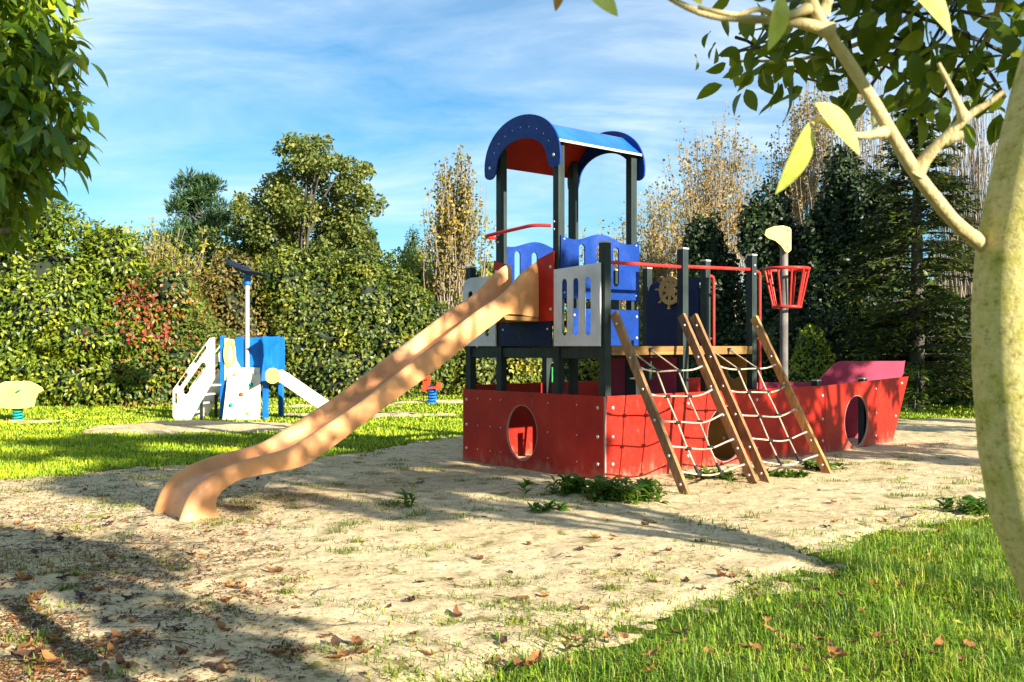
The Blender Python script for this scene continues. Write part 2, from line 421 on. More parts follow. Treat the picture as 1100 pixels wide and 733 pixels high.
# ---- decks and timber rails
def deck(u0, u1, v0, v1, z):
    b = MB(); n = max(1, round((v1 - v0) / .12)); w = (v1 - v0) / n
    for k in range(n): b.box(((u0 + u1) / 2, v0 + w * (k + .5), z - .02), (u1 - u0, w - .008, .04))
    return b.build('deck', DECK, ship)
deck(.12, 1.24, .86, 1.77, 1.80); deck(.12, 1.33, .12, .74, 1.50); deck(1.45, 2.70, .12, 1.78, 1.50); deck(.12, 1.33, 1.89, 2.38, 1.50)
def rail(a, b, w=.045, h=.10, mat=BEAMW, name='deck_beam'): return MB().beam(a, b, w, h).build(name, mat, ship, bevel=.004)
rail((.115, .03, 1.45), (1.335, .03, 1.45)); rail((1.445, .03, 1.45), (2.70, .03, 1.45))
for v in (.80, 1.83): rail((.11, v, 1.41), (1.25, v, 1.41), .05, .12, POST)
for v in (2.44,): rail((.11, v, 1.41), (1.34, v, 1.41), .05, .12, POST); rail((1.44, v, 1.41), (2.70, v, 1.41), .05, .12, POST)
for u in (.06, 2.755):
    rail((u, .11, 1.42), (u, .75, 1.42), .05, .12, POST); rail((u, .85, 1.42), (u, 1.78, 1.42), .05, .12, POST); rail((u, 1.88, 1.42), (u, 2.39, 1.42), .05, .12, POST)
# ---- grey slotted boards either side of the slide
for v0, v1, z0, z1 in ((.055, .80, 2.42, 2.385), (1.85, 2.50, 2.36, 2.36)):
    c = [v0 + (v1 - v0) * t for t in (.26, .52, .77)]
    if v0 > 1: top = [(v1, 2.28), (v1 - .04, 2.34), (v1 - .16, 2.37), (v0, 2.36)]
    else: top = [(v1, z1), (v0, z0)]
    g = MB().plate([(v0, 1.50), (v1, 1.50)] + top, [capsule(x, 1.62, 2.27 if v0 < 1 else 2.2, .048) for x in c], (-.022, 0, 0), VX, ZX, .02).build('slotted_board', GREY, ship, bevel=.003)
    for v in (v0 + .04, v1 - .04):
        for z in (1.56, 2.31): bolt(g, (-.022, v, z), NEG_U, .010)
# ---- slide mouth boards and apron
for v0, v1, za, zb in ((.80, 1.075, 2.60, 2.52), (1.665, 1.88, 2.50, 2.56)):
    g = MB().plate([(v0, 1.79), (v1, 1.79), (v1, zb), (v0, za)], [], (-.024, 0, 0), VX, ZX, .02).build('slide_mouth_board', RED, ship, bevel=.003)
    vv = v0 + .05 if v0 < 1 else v1 - .05
    for z in (1.93, 2.42): bolt(g, (-.024, vv, z), NEG_U, .020)
ap = MB().plate([(.86, 1.50), (1.80, 1.50), (1.80, 1.785), (.86, 1.785)], [], (0.0, 0, 0), VX, ZX, .02).build('apron_board', BLUE_SHADE, ship, bevel=.003)
for v in (.93, 1.73): bolt(ap, (0, v, 1.70), NEG_U, .016)
# ---- wavy blue side boards of the tower
def wavy(vpl, th, mat, slots, u0=.03, u1=1.37):
    top = []
    for t in np.linspace(1, 0, 40):
        u = u0 + (u1 - u0) * t
        top.append((u, 2.79 + .045 * math.cos((u - .70) / .67 * 1.45 * math.pi)))
    return MB().plate([(u0, 2.06), (u1, 2.06)] + top, [capsule(s, 2.22, 2.70, .05) for s in slots], (0, vpl, 0), UX, ZX, th).build('wavy_board', mat, ship, bevel=.003)
w1 = wavy(.748, .02, BLUE, (.37, .66, .95)); w2 = wavy(1.902, .02, BLUE, (.37, .66, .95))
for u in (.08, 1.31):
    for z in (2.12, 2.74): bolt(w1, (u, .728, z), NEG_V, .014)
rb = MB().plate([(.10, 1.505), (1.33, 1.505), (1.33, 1.94), (.10, 1.94)], [], (0, .705, 0), UX, ZX, .02).build('riser_board', BLUE, ship, bevel=.003)
for z in (1.60, 1.86): bolt(rb, (1.27, .685, z), NEG_V, .02); bolt(rb, (.2, .685, z), NEG_V, .02)
# ---- helm board and wheel
hb = MB().plate([(.87, 1.50), (1.80, 1.50), (1.80, 2.20), (1.72, 2.36), (1.60, 2.40), (1.45, 2.33), (1.30, 2.30), (1.08, 2.36), (.95, 2.42), (.87, 2.42)], [], (2.70, 0, 0), VX, ZX, .02).build('helm_board', BLUE_SHADE, ship, bevel=.003)
wl = empty('steering_wheel', (2.64, 1.32, 2.26), 0, ship); wl['label'] = 'tan toy steering wheel with eight spokes'
rimb = MB().plate(ellipse(0, 0, .195, .195, 48), [ellipse(0, 0, .135, .135, 40)], (0, 0, 0), VX, ZX, .022).build('rim', TAN, wl, bevel=.002)
MB().plate(ellipse(0, 0, .075, .075, 32), [], (-.002, 0, 0), VX, ZX, .026).build('hub', TAN, wl, bevel=.002)
for k in range(8):
    a = k * math.pi / 4 + .1; cs, sn = math.cos(a), math.sin(a)
    b = MB().beam((.011, .07 * cs, .07 * sn), (.011, .14 * cs, .14 * sn), .046, .018, (1, 0, 0)); b.beam((.011, .19 * cs, .19 * sn), (.011, .235 * cs, .235 * sn), .026, .02, (1, 0, 0))
    b.lathe([(.004, -.012), (.024, -.008), (.024, .008), (.004, .012)], 10, (.011, .245 * cs, .245 * sn)).build('spoke', TAN, wl)
# ---- under-deck boards
ob = MB().plate([(.10, -.05), (.76, -.05), (.76, 1.36), (.10, 1.36)], [ellipse(.30, 1.17, .10, .10, 24)], (2.70, 0, 0), VX, ZX, .02).build('climbing_board', OCHRE, ship, bevel=.003)
for z in (.3, .6, .9): bolt(ob, (2.70, .45, z), NEG_U, .03)
MB().plate([(.86, -.05), (1.16, -.05), (1.16, 1.36), (.86, 1.36)], [], (1.25, 0, 0), VX, ZX, .02).build('inner_board', PINKISH, ship, bevel=.003)
MB().plate([(.12, -.05), (.74, -.05), (.74, 1.36), (.12, 1.36)], [ellipse(.55, 1.2, .12, .12, 24)], (1.34, 0, 0), VX, ZX, .02).build('inner_board', PINKISH, ship, bevel=.003)
# ---- roof: two arched gables and three bent sheets
def arch(x, name='roof_gable'):
    c, zc = 1.335, 3.63; pts = []
    for t in np.linspace(0, math.pi, 40): pts.append((c + .685 * math.cos(t), zc + .05 + .575 * math.sin(t) ** .92))
    for t in np.linspace(math.pi, 2 * math.pi, 9)[1:]: pts.append((c - .685 + .105 + .105 * math.cos(t), zc + .03 + .085 * math.sin(t) - .02))
    for t in np.linspace(math.pi, 0, 30): pts.append((c + .46 * math.cos(t), zc + .045 + .30 * math.sin(t)))
    for t in np.linspace(math.pi, 2 * math.pi, 9)[:-1]: pts.append((c + .685 - .105 + .105 * math.cos(t), zc + .03 + .085 * math.sin(t) - .02))
    return MB().plate(pts, [], (x, 0, 0), VX, ZX, .022).build(name, BLUE, ship, bevel=.004)
ga = arch(-.06); gb = arch(1.372)
for v in (.76, 1.91): bolt(ga, (-.06, v, 3.70), NEG_U, .022)
for t in np.linspace(.5, math.pi - .5, 9): bolt(ga, (-.06, 1.335 + .56 * math.cos(t), 3.66 + .45 * math.sin(t)), NEG_U, .008)
def sheet(a, b, mat, ext=.0):
    (v0, z0), (v1, z1) = a, b
    return MB().beam((.665, v0, z0), (.665, v1, z1), 1.408, .016, (0, -(z1 - z0), v1 - v0) if False else Vector((0, -(z1 - z0), (v1 - v0)))).build('roof_sheet', mat, ship, bevel=.002)
def sheet2(a, b, mat):
    (v0, z0), (v1, z1) = a, b; d = Vector((0, v1 - v0, z1 - z0)); L = d.length; d.normalize()
    return MB().plate([(-.037, 0), (1.371, 0), (1.371, L), (-.037, L)], [], (0, v0, z0), UX, d, .014).build('roof_sheet', mat, ship)
s1 = sheet2((.70, 3.86), (1.02, 4.115), AZURE); s2 = sheet2((1.022, 4.116), (1.62, 4.13), RED); s3 = sheet2((1.622, 4.13), (1.985, 3.74), RED)
MB().plate([(-.037, -.008), (1.371, -.008), (1.371, .02), (-.037, .02)], [], (0, .694, 3.858), UX, ZX, .006).build('roof_edge', CAPM, s1)
# ---- steel handrails
def pipe(path, name='handrail', r=.021, mat=REDM):
    o = MB().tube(path, r, 10).build(name, mat, ship, smooth=60); return o
def rounded(pts, r=.08, k=5):
    pts = [Vector(p) for p in pts]; out = [pts[0]]
    for i in range(1, len(pts) - 1):
        a, b, c = pts[i - 1], pts[i], pts[i + 1]
        d1 = (a - b); d2 = (c - b); q = min(r, d1.length / 2.01, d2.length / 2.01); p0 = b + d1.normalized() * q; p1 = b + d2.normalized() * q
        for t in np.linspace(0, 1, k): out.append(p0 * (1 - t) ** 2 + b * 2 * t * (1 - t) + p1 * t * t)
    return out + [pts[-1]]
h1 = pipe(rounded([(-.01, .86, 2.90), (-.20, .95, 2.90), (-.26, 1.80, 2.83), (-.02, 1.83, 2.83)], .12))
for v, z in ((.83, 2.90), (1.83, 2.83)): bolt(h1, (.011, v, z + .045), NEG_U, .016); bolt(h1, (.011, v, z - .045), NEG_U, .016)
pipe([(.11, .06, 2.43), (1.34, .06, 2.44)]); pipe([(1.44, .06, 2.45), (2.705, .06, 2.48)])
h2 = pipe(rounded([(2.80, .80, 2.44), (2.93, .80, 2.44), (2.93, .80, .9)], .10)); h3 = pipe(rounded([(2.80, .06, 2.46), (2.93, .06, 2.46), (2.93, .06, .7)], .10))
for hh, v in ((h2, .80), (h3, .06)): MB().tube([(2.80, v, 1.6), (2.93, v, 1.6)], .016, 8).build('bracket', REDM, hh)
for z in (2.42, 2.53): bolt(ship, (2.755, .009, z), NEG_V, .016)
# ---- mast with basket and pennant
mast = MB().tube([(5.23, 1.25, -.1), (5.23, 1.25, 3.32)], .062, 16).build('mast', MASTW, ship, smooth=50)
bk = empty('lookout_basket', (5.26, 1.22, 0), 0, ship)
def hoop(r, z, pr): 
    m = MB(); m.tube([(r * math.cos(t), r * math.sin(t), z) for t in np.linspace(0, 2 * math.pi, 33)], pr, 8, cap=False); return m.build('hoop', REDM, bk, smooth=60)
hoop(.33, 2.68, .024); hoop(.205, 2.10, .022)
for k in range(10):
    t = 2 * math.pi * (k + .3) / 10
    MB().tube([(.33 * math.cos(t), .33 * math.sin(t), 2.68), (.205 * math.cos(t), .205 * math.sin(t), 2.10)], .015, 8).build('bar', REDM, bk, smooth=60)
fl_pts = [(0, 3.28), (0, 2.98), (.05, 2.97)]
pen = [(.02, 3.27), (.0, 3.30), (-.10, 3.33), (-.24, 3.32), (-.36, 3.27), (-.385, 3.19), (-.33, 3.14), (-.22, 3.10), (-.13, 3.02), (-.07, 2.93), (-.02, 2.92), (.02, 2.96)]
pd = Vector((.757, -.653, 0)) # faces the viewer's side
pe = MB().plate(pen, [], tuple(Vector((5.20, 1.13, 0)) + pd * 0), pd, ZX, .02).build('pennant', YELLOW, mast, bevel=.003)
for z in (3.26, 3.0): bolt(pe, Vector((5.20, 1.13, z)) + pd * -.02 + pd.cross(ZX) * .02, pd.cross(ZX), .02)
# ---- rope nets between leaning timbers
def stringer(u, mat):
    s = MB().beam((u, -.045, 1.86), (u - .22, -1.28, -.08), .050, .100, (0, 1, 0)).build('net_timber', mat, ship, bevel=.004)
    for t in (.06, .25, .42, .58, .76, .90): 
        y, z = -.045 - 1.235 * t, 1.86 - 1.94 * t
        bolt(s, (u - .026 - .22 * t, y, z), NEG_U, .017)
    return s
s_a = stringer(.10, STRW); stringer(1.24, STRW); stringer(1.46, STRW); s_d = stringer(2.66, STRL); s_d['label'] = 'pale new-looking timber at the right end of the nets'
def net_pt(u, z, off=0): return Vector((u - (1.86 - z) * .1134, -.045 - (1.86 - z) * .6366 + off, z))
def net(u0, u1, ropes):
    e = empty('climbing_net', (0, 0, 0), 0, ship)
    zs = [1.24, .97, .70, .44, .19]
    for u in ropes:
        pts = [Vector((u - .03, .0, 1.46))] + [net_pt(u + .006 * (-1) ** i, z, .012) for i, z in enumerate(zs)]
        MB().tube(pts, .0100, 8).build('rope', ROPE, e, smooth=60)
        for nm, p, q in (('rope_ferrule', pts[0], pts[0] + (pts[1] - pts[0]) * .18), ('rope_ferrule', pts[-1], pts[-1] + (pts[-2] - pts[-1]) * .3)):
            MB().tube([p, q], .016, 8).build(nm, STEEL if p is pts[0] else BLACKP, e, smooth=60)
        MB().lathe([(.012, -.02), (.03, -.015), (.03, .015), (.012, .02)], 10, (u - .03, -.0, 1.46)).build('rope_hook', BLACKP, e)
    for i, z in enumerate(zs):
        a, b = u0 + .03, u1 - .03; pts = []
        for t in np.linspace(0, 1, 13): 
            u = a + (b - a) * t; sag = .055 * (4 * t * (1 - t)) + .01 * math.sin(9 * t + i)
            p = net_pt(u, z + .035 - sag, 0); pts.append(p)
        if i == 4: pts = pts
        MB().tube(pts, .0100, 8).build('rope', ROPE, e, smooth=60)
        for p, q in ((pts[0], pts[1]), (pts[-1], pts[-2])):
            MB().tube([p, p + (q - p) * .9], .015, 8).build('rope_ferrule', STEEL, e, smooth=60)
        for u in ropes:
            t = (u - a) / (b - a); zz = z + .035 - .055 * 4 * t * (1 - t)
            c = net_pt(u, zz, .005); d = Vector((0, -.5954, -1)) .normalized()
            MB().tube([c - Vector((.035, 0, 0)), c + Vector((.035, 0, 0))], .021, 8).build('rope_joint', BLACKP, e, smooth=40)
    return e
net(.10, 1.24, (.42, .78)); net(1.46, 2.66, (1.86, 2.24))

# ---- long orange slide: rails, bed and skirts swept along the measured curve
TOP = [(.03, 2.50), (-.06, 2.475), (-.26, 2.36), (-.45, 2.20), (-.65, 2.065), (-1.0, 1.89), (-1.43, 1.64), (-1.87, 1.384), (-2.48, 1.018), (-3.04, .735), (-3.30, .615), (-3.45, .555), (-3.66, .515), (-3.85, .488), (-4.02, .452), (-4.17, .41), (-4.31, .345), (-4.40, .27), (-4.46, .19), (-4.505, .09), (-4.55, -.03)]
BOT = [(.06, 1.82), (-.06, 1.84), (-.40, 1.865), (-.56, 1.855), (-.71, 1.775), (-1.0, 1.62), (-1.475, 1.341), (-1.80, 1.165), (-2.42, .835), (-2.90, .575), (-3.20, .425), (-3.36, .372), (-3.62, .350), (-3.82, .335), (-3.97, .315), (-4.06, .285), (-4.15, .235), (-4.20, .18), (-4.215, .12), (-4.20, .05), (-4.16, -.04)]
def resample(pts, n):
    p = np.array(pts); k = np.linspace(0, len(p) - 1, n); i = np.minimum(k.astype(int), len(p) - 2); f = k - i
    def g(j): return p[np.clip(j, 0, len(p) - 1)]
    f = f[:, None]; a, b, c, d = g(i - 1), g(i), g(i + 1), g(i + 2)
    return .5 * (2 * b + (c - a) * f + (2 * a - 5 * b + 4 * c - d) * f ** 2 + (3 * b - a - 3 * c + d) * f ** 3)
n = 84; T = resample(TOP, n); B = resample(BOT, n)
Vv, Ff = [], []; m = 0
for i in range(n):
    u, zt = T[i]; ub, zb = B[i]
    vn = 1.07 + .102 * u; vf = 1.67 + .094 * u
    d = Vector((ub - u, 0, zb - zt)); L = d.length
    tilt = 1.0
    f = min(1, max(0, i / n)); w = .075
    # the bed hangs below the rim, about two thirds of the way to the underside, deeper at the mouth
    kb = .62 if u < -.7 else .62 + .26 * min(1, (u + .7) / .5)
    if u < -4.1: kb = .62 - .42 * min(1, (-4.1 - u) / .35)
    bed = Vector((u + d.x * kb, 0, zt + d.z * kb))
    def at(k, v): return (u + d.x * k, v, zt + d.z * k)
    sec = [at(1, vn - .012), at(.5, vn - .014), at(.10, vn - .006), at(.02, vn + .012), at(0, vn + .032), at(.03, vn + .055), at(.12, vn + .068)]
    sec += [at(kb * .75, vn + .078), at(kb * .95, vn + .10), at(kb, vn + .14), at(kb * 1.02, (vn + vf) / 2)]
    mir = [at(1, vf + .012), at(.5, vf + .014), at(.10, vf + .006), at(.02, vf - .012), at(0, vf - .032), at(.03, vf - .055), at(.12, vf - .068), at(kb * .75, vf - .078), at(kb * .95, vf - .10), at(kb, vf - .14)]
    sec = sec + list(reversed(mir)) + [at(.97, vf - .02), at(min(.97, kb + .12), vf - .09), at(min(.98, kb + .10), (vn + vf) / 2), at(min(.97, kb + .12), vn + .09), at(.97, vn + .02)]
    m = len(sec); Vv += sec
for i in range(n - 1):
    for k in range(m): Ff.append((i * m + k, (i + 1) * m + k, (i + 1) * m + (k + 1) % m, i * m + (k + 1) % m))
Ff += [tuple(range(m)), tuple(reversed(range((n - 1) * m, n * m)))]
sb = MB().add(Vv, Ff); sl = sb.build('slide', SLIDE, ship, smooth=50); sl['label'] = 'long orange plastic slide curling down onto the sand'
# sloped mounting block under the mouth of the slide
MB().add([(-.01, 1.06, 1.79), (-.01, 1.68, 1.79), (-.55, 1.62, 1.80), (-.55, 1.03, 1.80), (-.01, 1.06, 1.84), (-.01, 1.68, 1.84), (-.60, 1.62, 1.85), (-.60, 1.03, 1.85)], [(0, 1, 2, 3), (7, 6, 5, 4), (0, 4, 5, 1), (1, 5, 6, 2), (2, 6, 7, 3), (3, 7, 4, 0)]).build('slide_bracket', BEAMW, sl)
# ============================================================ toddler play tower on the lawn
ph = thing('play_tower', 'small cream and light blue toddler play tower with stairs, climbing board and short slide', 'play structure', (-5.93, 20.6, 0), R(-6))
X1, Y1, Z1 = Vector((1, 0, 0)), Vector((0, 1, 0)), Vector((0, 0, 1))
def ppost(x, y, z, mat=SKYBLUE): return MB().box((x, y, z / 2 - .05), (.10, .10, z + .1)).build('post', mat, ph, bevel=.008)
# local x: to the right, y: away from the viewer, origin under the rear of the climbing board
ppost(.0, .0, 1.70); ppost(.90, .0, 1.70); ppost(.0, .95, 1.70); ppost(.90, .95, 1.70)
MB().box((.45, .47, .74), (.98, 1.02, .06)).build('deck', DECK, ph)
# climbing board leaning on the front
cb = MB().plate([(0, 0), (.78, 0), (.74, 1.07), (.06, 1.07)], [], (.08, -.21, .0), X1, Vector((0, .15, .989)).normalized(), .025).build('climbing_board', CREAM, ph, bevel=.004)
hold = None
for a, b, mt in ((.22, .93, YELLOW), (.56, .72, TEAL), (.36, .52, RUST), (.16, .30, TEAL), (.54, .14, YELLOW), (.62, .95, CREAM)):
    d = Vector((0, .15, .989)).normalized(); c = Vector((.08, -.21, 0)) + X1 * a + d * b
    MB().lathe([(.045, 0), (.05, .02), (.035, .045), (.01, .055)], 10).build('climbing_hold', mt, cb, smooth=60, loc=c).rotation_euler = Vector((0, -.989, .15)).to_track_quat('Z', 'Y').to_euler()
# blue boards
bb = MB().plate([(.05, .98), (.95, .98), (.95, 1.66), (.72, 1.69), (.45, 1.62), (.2, 1.69), (.05, 1.66)], [], (0, .90, 0), X1, Z1, .03).build('blue_board', SKYBLUE, ph, bevel=.004)
cur = [(.06, 1.68), (.04, .88), (.14, .86), (.48, .84)] + [(.48 + .36 * 0 - .0, .90)]
MB().plate([(.05, .80), (.70, .80), (.70, .93), (.55, .96), (.40, 1.05), (.30, 1.22), (.27, 1.45), (.25, 1.64), (.05, 1.66)], [], (0, -.04, 0), X1, Z1, .03).build('cream_board', CREAM, ph, bevel=.004)
MB().plate([(.26, 1.02), (.90, .80), (.90, 1.66), (.70, 1.69), (.50, 1.63), (.26, 1.68)], [], (0, .02, 0), X1, Z1, .03).build('blue_board', SKYBLUE, ph, bevel=.004)
ddisc = MB().plate(ellipse(.17, 1.35, .13, .30, 28), [ellipse(.20, 1.35, .05, .20, 20)], (0, -.07, 0), X1, Z1, .02).build('yellow_ring', YELLOW, ph, bevel=.003)
side = MB().plate([(-.45, .80), (.95, .80), (.95, 1.66), (-.20, 1.70), (-.45, 1.68), (-.30, 1.50), (-.26, 1.30), (-.36, 1.05)], [], (.955, .0, 0), Y1, Z1, .03).build('blue_board', SKYBLUE, ph, bevel=.004)
fr = MB().plate([(.80, .82), (1.18, .92), (1.05, 1.15), (1.05, 1.45), (1.22, 1.60), (1.20, 1.70), (.85, 1.68)], [], (0, -.07, 0), X1, Z1, .025).build('blue_board', SKYBLUE, ph, bevel=.004)
# central pole and leaf-shaped roof
pole = MB().tube([(.52, -.02, .7), (.52, -.02, 2.78)], .044, 14).build('pole', metal('bright_pole', (.75, .73, .68), .4, .4), ph, smooth=50)
MB().lathe([(.05, 0), (.07, .02), (.06, .16), (.11, .22)], 14, (.52, -.02, 2.74)).build('roof_socket', SKYBLUE, pole, smooth=40)
rv, rf = [], []; na, nb = 15, 9
for i in range(na):
    s = -1 + 2 * i / (na - 1); wd = .62 * max(.02, (1 - abs(s) ** 1.8))
    for j in range(nb):
        q = -1 + 2 * j / (nb - 1)
        rv.append((.52 + .50 * s, -.02 + wd * q * .9 - .05 * s, 3.05 - .15 * s - .05 * s ** 3 + .10 * q * q * (1 - abs(s)) - .07 * (math.cos(s * 3.2) + .3)))
for L_, fl_ in ((0, 0), (1, 1)):
    pass
nn = len(rv); rv2 = rv + [(a, b, c + .015) for a, b, c in rv]
for i in range(na - 1):
    for j in range(nb - 1):
        a, b, c, d = i * nb + j, (i + 1) * nb + j, (i + 1) * nb + j + 1, i * nb + j + 1
        rf.append((d, c, b, a)); rf.append((a + nn, b + nn, c + nn, d + nn))
edge = [i * nb for i in range(na)] + [(na - 1) * nb + j for j in range(1, nb)] + [i * nb + nb - 1 for i in range(na - 2, -1, -1)] + [j for j in range(nb - 2, 0, -1)]
for i in range(len(edge)):
    a, b = edge[i], edge[(i + 1) % len(edge)]; rf.append((a, b, b + nn, a + nn))
MB().add(rv2, rf).build('leaf_roof', DARKBLUE_M, ph, smooth=50)
# stairs on the left: two slotted stringer boards and treads
for y in (-.38, .42):
    outl = [(-1.06, .08), (-1.0, .0), (-.62, .0), (-.02, .85), (-.02, 1.68), (-.14, 1.66), (-1.06, .62)]; outl = [(a * .84, b_) for a, b_ in outl]
    def slot(x0, z0, x1, z1, r):
        dx, dz = x1 - x0, z1 - z0; l = math.hypot(dx, dz); dx, dz = dx / l, dz / l; px_, pz_ = -dz, dx; o = []
        a0 = math.atan2(pz_, px_)
        for t in np.linspace(0, math.pi, 7): o.append((x0 + r * math.cos(a0 + t), z0 + r * math.sin(a0 + t)))
        for t in np.linspace(math.pi, 2 * math.pi, 7): o.append((x1 + r * math.cos(a0 + t), z1 + r * math.sin(a0 + t)))
        return o
    hs = [[(a * .84, b_) for a, b_ in h_] for h_ in [slot(-.98, .36, -.98, .52, .035), slot(-.90, .72, -.72, .93, .045), slot(-.74, .60, -.30, 1.10, .075), slot(-.50, 1.19, -.26, 1.47, .045)]]
    MB().plate(outl, hs, (0, y, 0), X1, Z1, .03).build('stair_side', CREAM, ph, bevel=.004)
for k in range(4):
    MB().box((-.66 + .18 * k, .0, .14 + .19 * k), (.20, .74, .03)).build('tread', CREAM, ph)
for y in (-.38, .36): MB().box((-.30, y, .18), (.05, .05, .6)).build('stair_leg', POST, ph)
# short slide to the right
pv, pf = [], []; prof = [(.95, .82), (1.12, .84), (1.30, .74), (1.70, .47), (2.10, .21), (2.38, .08), (2.62, .06)]
for x, z in prof:
    for y, dz in ((-.28, 0), (-.29, .17), (-.25, .17), (-.23, .03), (.23, .03), (.25, .17), (.29, .17), (.28, 0)): pv.append((x, y + .10, z + dz))
for i in range(len(prof) - 1):
    for k in range(8): pf.append((i * 8 + k, (i + 1) * 8 + k, (i + 1) * 8 + (k + 1) % 8, i * 8 + (k + 1) % 8))
pf += [tuple(range(8)), tuple(reversed(range(len(pv) - 8, len(pv))))]
sl2 = MB().add(pv, pf).build('slide', CREAM, ph, bevel=.006)
MB().plate(ellipse(1.12, .90, .16, .16, 24), [], (0, -.20, 0), X1, Z1, .02).build('slide_cheek', YELLOW, sl2)
MB().box((2.45, .1, .02), (.3, .4, .1)).build('slide_foot', CREAM, sl2)

# ============================================================ spring rockers
def spring(parent, mat, r, h, turns=4.5, wire=.022, z0=.02, c=(0, 0)):
    pts = [(c[0] + r * math.cos(t), c[1] + r * math.sin(t), z0 + h * t / (turns * 2 * math.pi)) for t in np.linspace(0, turns * 2 * math.pi, int(turns * 16))]
    return MB().tube(pts, wire, 7).build('spring', mat, parent, smooth=60)
g1 = G(19, 452)
rk = thing('spring_rocker', 'pale yellow petal-shaped spring rocker on a teal spring beside the laurel hedge', 'spring rocker', (g1[0], g1[1], 0), R(4))
spring(rk, TEAL, .085, .26); MB().lathe([(.13, 0), (.13, .03), (.02, .04)], 16).build('base_plate', TEAL, rk)
pet = [(-.28, .27), (-.30, .42), (-.34, .53), (-.46, .60), (-.43, .66), (-.30, .74), (-.18, .79), (-.05, .80), (-.01, .75), (0, .735), (.01, .75), (.05, .80), (.18, .79), (.30, .74), (.43, .66), (.46, .60), (.34, .53), (.30, .42), (.28, .27), (.10, .25), (-.10, .25)]
for y in (-.16, .14): MB().plate(pet, [], (0, y, 0), X1, Z1, .025).build('petal_board', YELLOW, rk, bevel=.006)
MB().box((-.10, 0, .45), (.55, .30, .04)).build('seat', ORANGE, rk, bevel=.01); MB().box((-.33, 0, .50), (.05, .26, .22)).build('backrest', ORANGE, rk, bevel=.01)
MB().tube([(.12, -.28, .62), (.12, .28, .62)], .018, 8).build('handle', TEAL, rk, smooth=60)
g2 = G(464, 433)
rk2 = thing('spring_rocker', 'small orange-red animal-shaped spring rocker with blue seat on a blue coil', 'spring rocker', (g2[0], g2[1], 0), R(-8))
spring(rk2, SKYBLUE, .10, .34, 4.5, .028); MB().lathe([(.14, 0), (.14, .03), (.02, .04)], 16).build('base_plate', SKYBLUE, rk2)
body = [(-.22, .30), (-.16, .30), (-.10, .36), (-.07, .50), (-.06, .62), (-.08, .74), (-.12, .82), (-.17, .84), (-.22, .80), (-.25, .72), (-.33, .66), (-.35, .61), (-.30, .59), (-.22, .62), (-.21, .52), (-.23, .40)]
for y in (-.13, .11): MB().plate(body, [], (0, y, 0), X1, Z1, .03).build('animal_board', RUST, rk2, bevel=.004)
tail = [(-.10, .42), (.14, .44), (.17, .55), (.21, .55), (.23, .44), (.26, .40), (.20, .34), (.12, .38), (-.10, .36)]
for y in (-.14, .12): MB().plate(tail, [], (0, y, 0), X1, Z1, .03).build('side_board', RUST, rk2, bevel=.004)
MB().box((.03, 0, .41), (.24, .24, .10)).build('seat', BLUE, rk2, bevel=.015)
MB().tube([(-.10, -.22, .62), (-.10, .22, .62)], .018, 8).build('handle', BLACKP, rk2, smooth=60)
g3 = G(590, 428)
rk3 = thing('spring_rocker', 'little green spring rocker far behind the stern of the red boat', 'spring rocker', (g3[0], g3[1], 0), R(10))
spring(rk3, SKYBLUE, .12, .30, 4, .03); MB().box((0, 0, .36), (.5, .3, .05)).build('seat', TEAL, rk3, bevel=.01)
GRN = plastic('green_board', (.02, .30, .06), .45, .2)
for y in (-.15, .13): MB().plate([(.02, .36), (.24, .34), (.26, .66), (.20, .86), (.10, .90), (.04, .80), (.10, .60)], [], (0, y, 0), X1, Z1, .025).build('animal_board', GRN, rk3, bevel=.004)
# ============================================================ ground, sand, grass
b = MB(); b.add([(-400, -400, 0), (400, -400, 0), (400, 400, 0), (-400, 400, 0)], [(0, 1, 2, 3)])
tag(b.build('lawn', LAWN), kind='structure')
outline_px = [(-420, 540), (-200, 526), (-60, 522), (0, 519), (75, 511), (160, 502), (250, 500), (330, 494), (400, 486), (495, 470), (560, 462), (660, 457), (760, 455), (870, 452), (970, 451), (1060, 450), (1230, 454), (1330, 470), (1320, 505), (1180, 530), (1060, 541), (1020, 555), (960, 575), (900, 600), (800, 640), (700, 678), (600, 712), (535, 742)]
SP = np.array([G(*p) for p in outline_px] + [np.array([-.45, 3.2]), np.array([-1.2, 1.2]), np.array([-7, 1.0]), np.array([-11, 5.0])])
ELL = [(G(225, 459), 2.2, 1.25), (G(140, 462), 1.2, .6), (G(405, 446), 1.7, .75), (G(15, 453), 1.25, .45), (G(470, 432), 1.1, .5), (G(345, 436), 1.6, .5)]
def sdf(x, y):
    "signed distance to the sand outline, positive inside"
    x = np.asarray(x); y = np.asarray(y); d = np.full(x.shape, 1e9); ins = np.zeros(x.shape, bool); n = len(SP)
    for i in range(n):
        a, c = SP[i], SP[(i + 1) % n]; e = c - a
        t = np.clip(((x - a[0]) * e[0] + (y - a[1]) * e[1]) / (e @ e), 0, 1)
        d = np.minimum(d, np.hypot(x - a[0] - e[0] * t, y - a[1] - e[1] * t))
        cr = ((a[1] > y) != (c[1] > y)) & (x < e[0] * (y - a[1]) / (e[1] if e[1] else 1e-9) + a[0]); ins ^= cr
    s = np.where(ins, d, -d)
    for c, rx, ry in ELL:
        q = np.hypot((x - c[0]) / rx, (y - c[1]) / ry); s = np.maximum(s, (1 - q) * min(rx, ry))
    rag = (vnoise(x, y, .55, 3) - .5) * .7 + (vnoise(x, y, .19, 4) - .5) * .55 + (vnoise(x, y, .08, 6) - .5) * .25 + (vnoise(x, y, 1.6, 5) - .5) * .5
    return s + rag * (.35 + .02 * np.maximum(0, y))
def fbm(x, y, s, seed, o=4):
    r = 0; a = 1; t = 0
    for k in range(o): r = r + a * vnoise(x, y, s / 2 ** k, seed + k); t += a; a *= .55
    return r / t
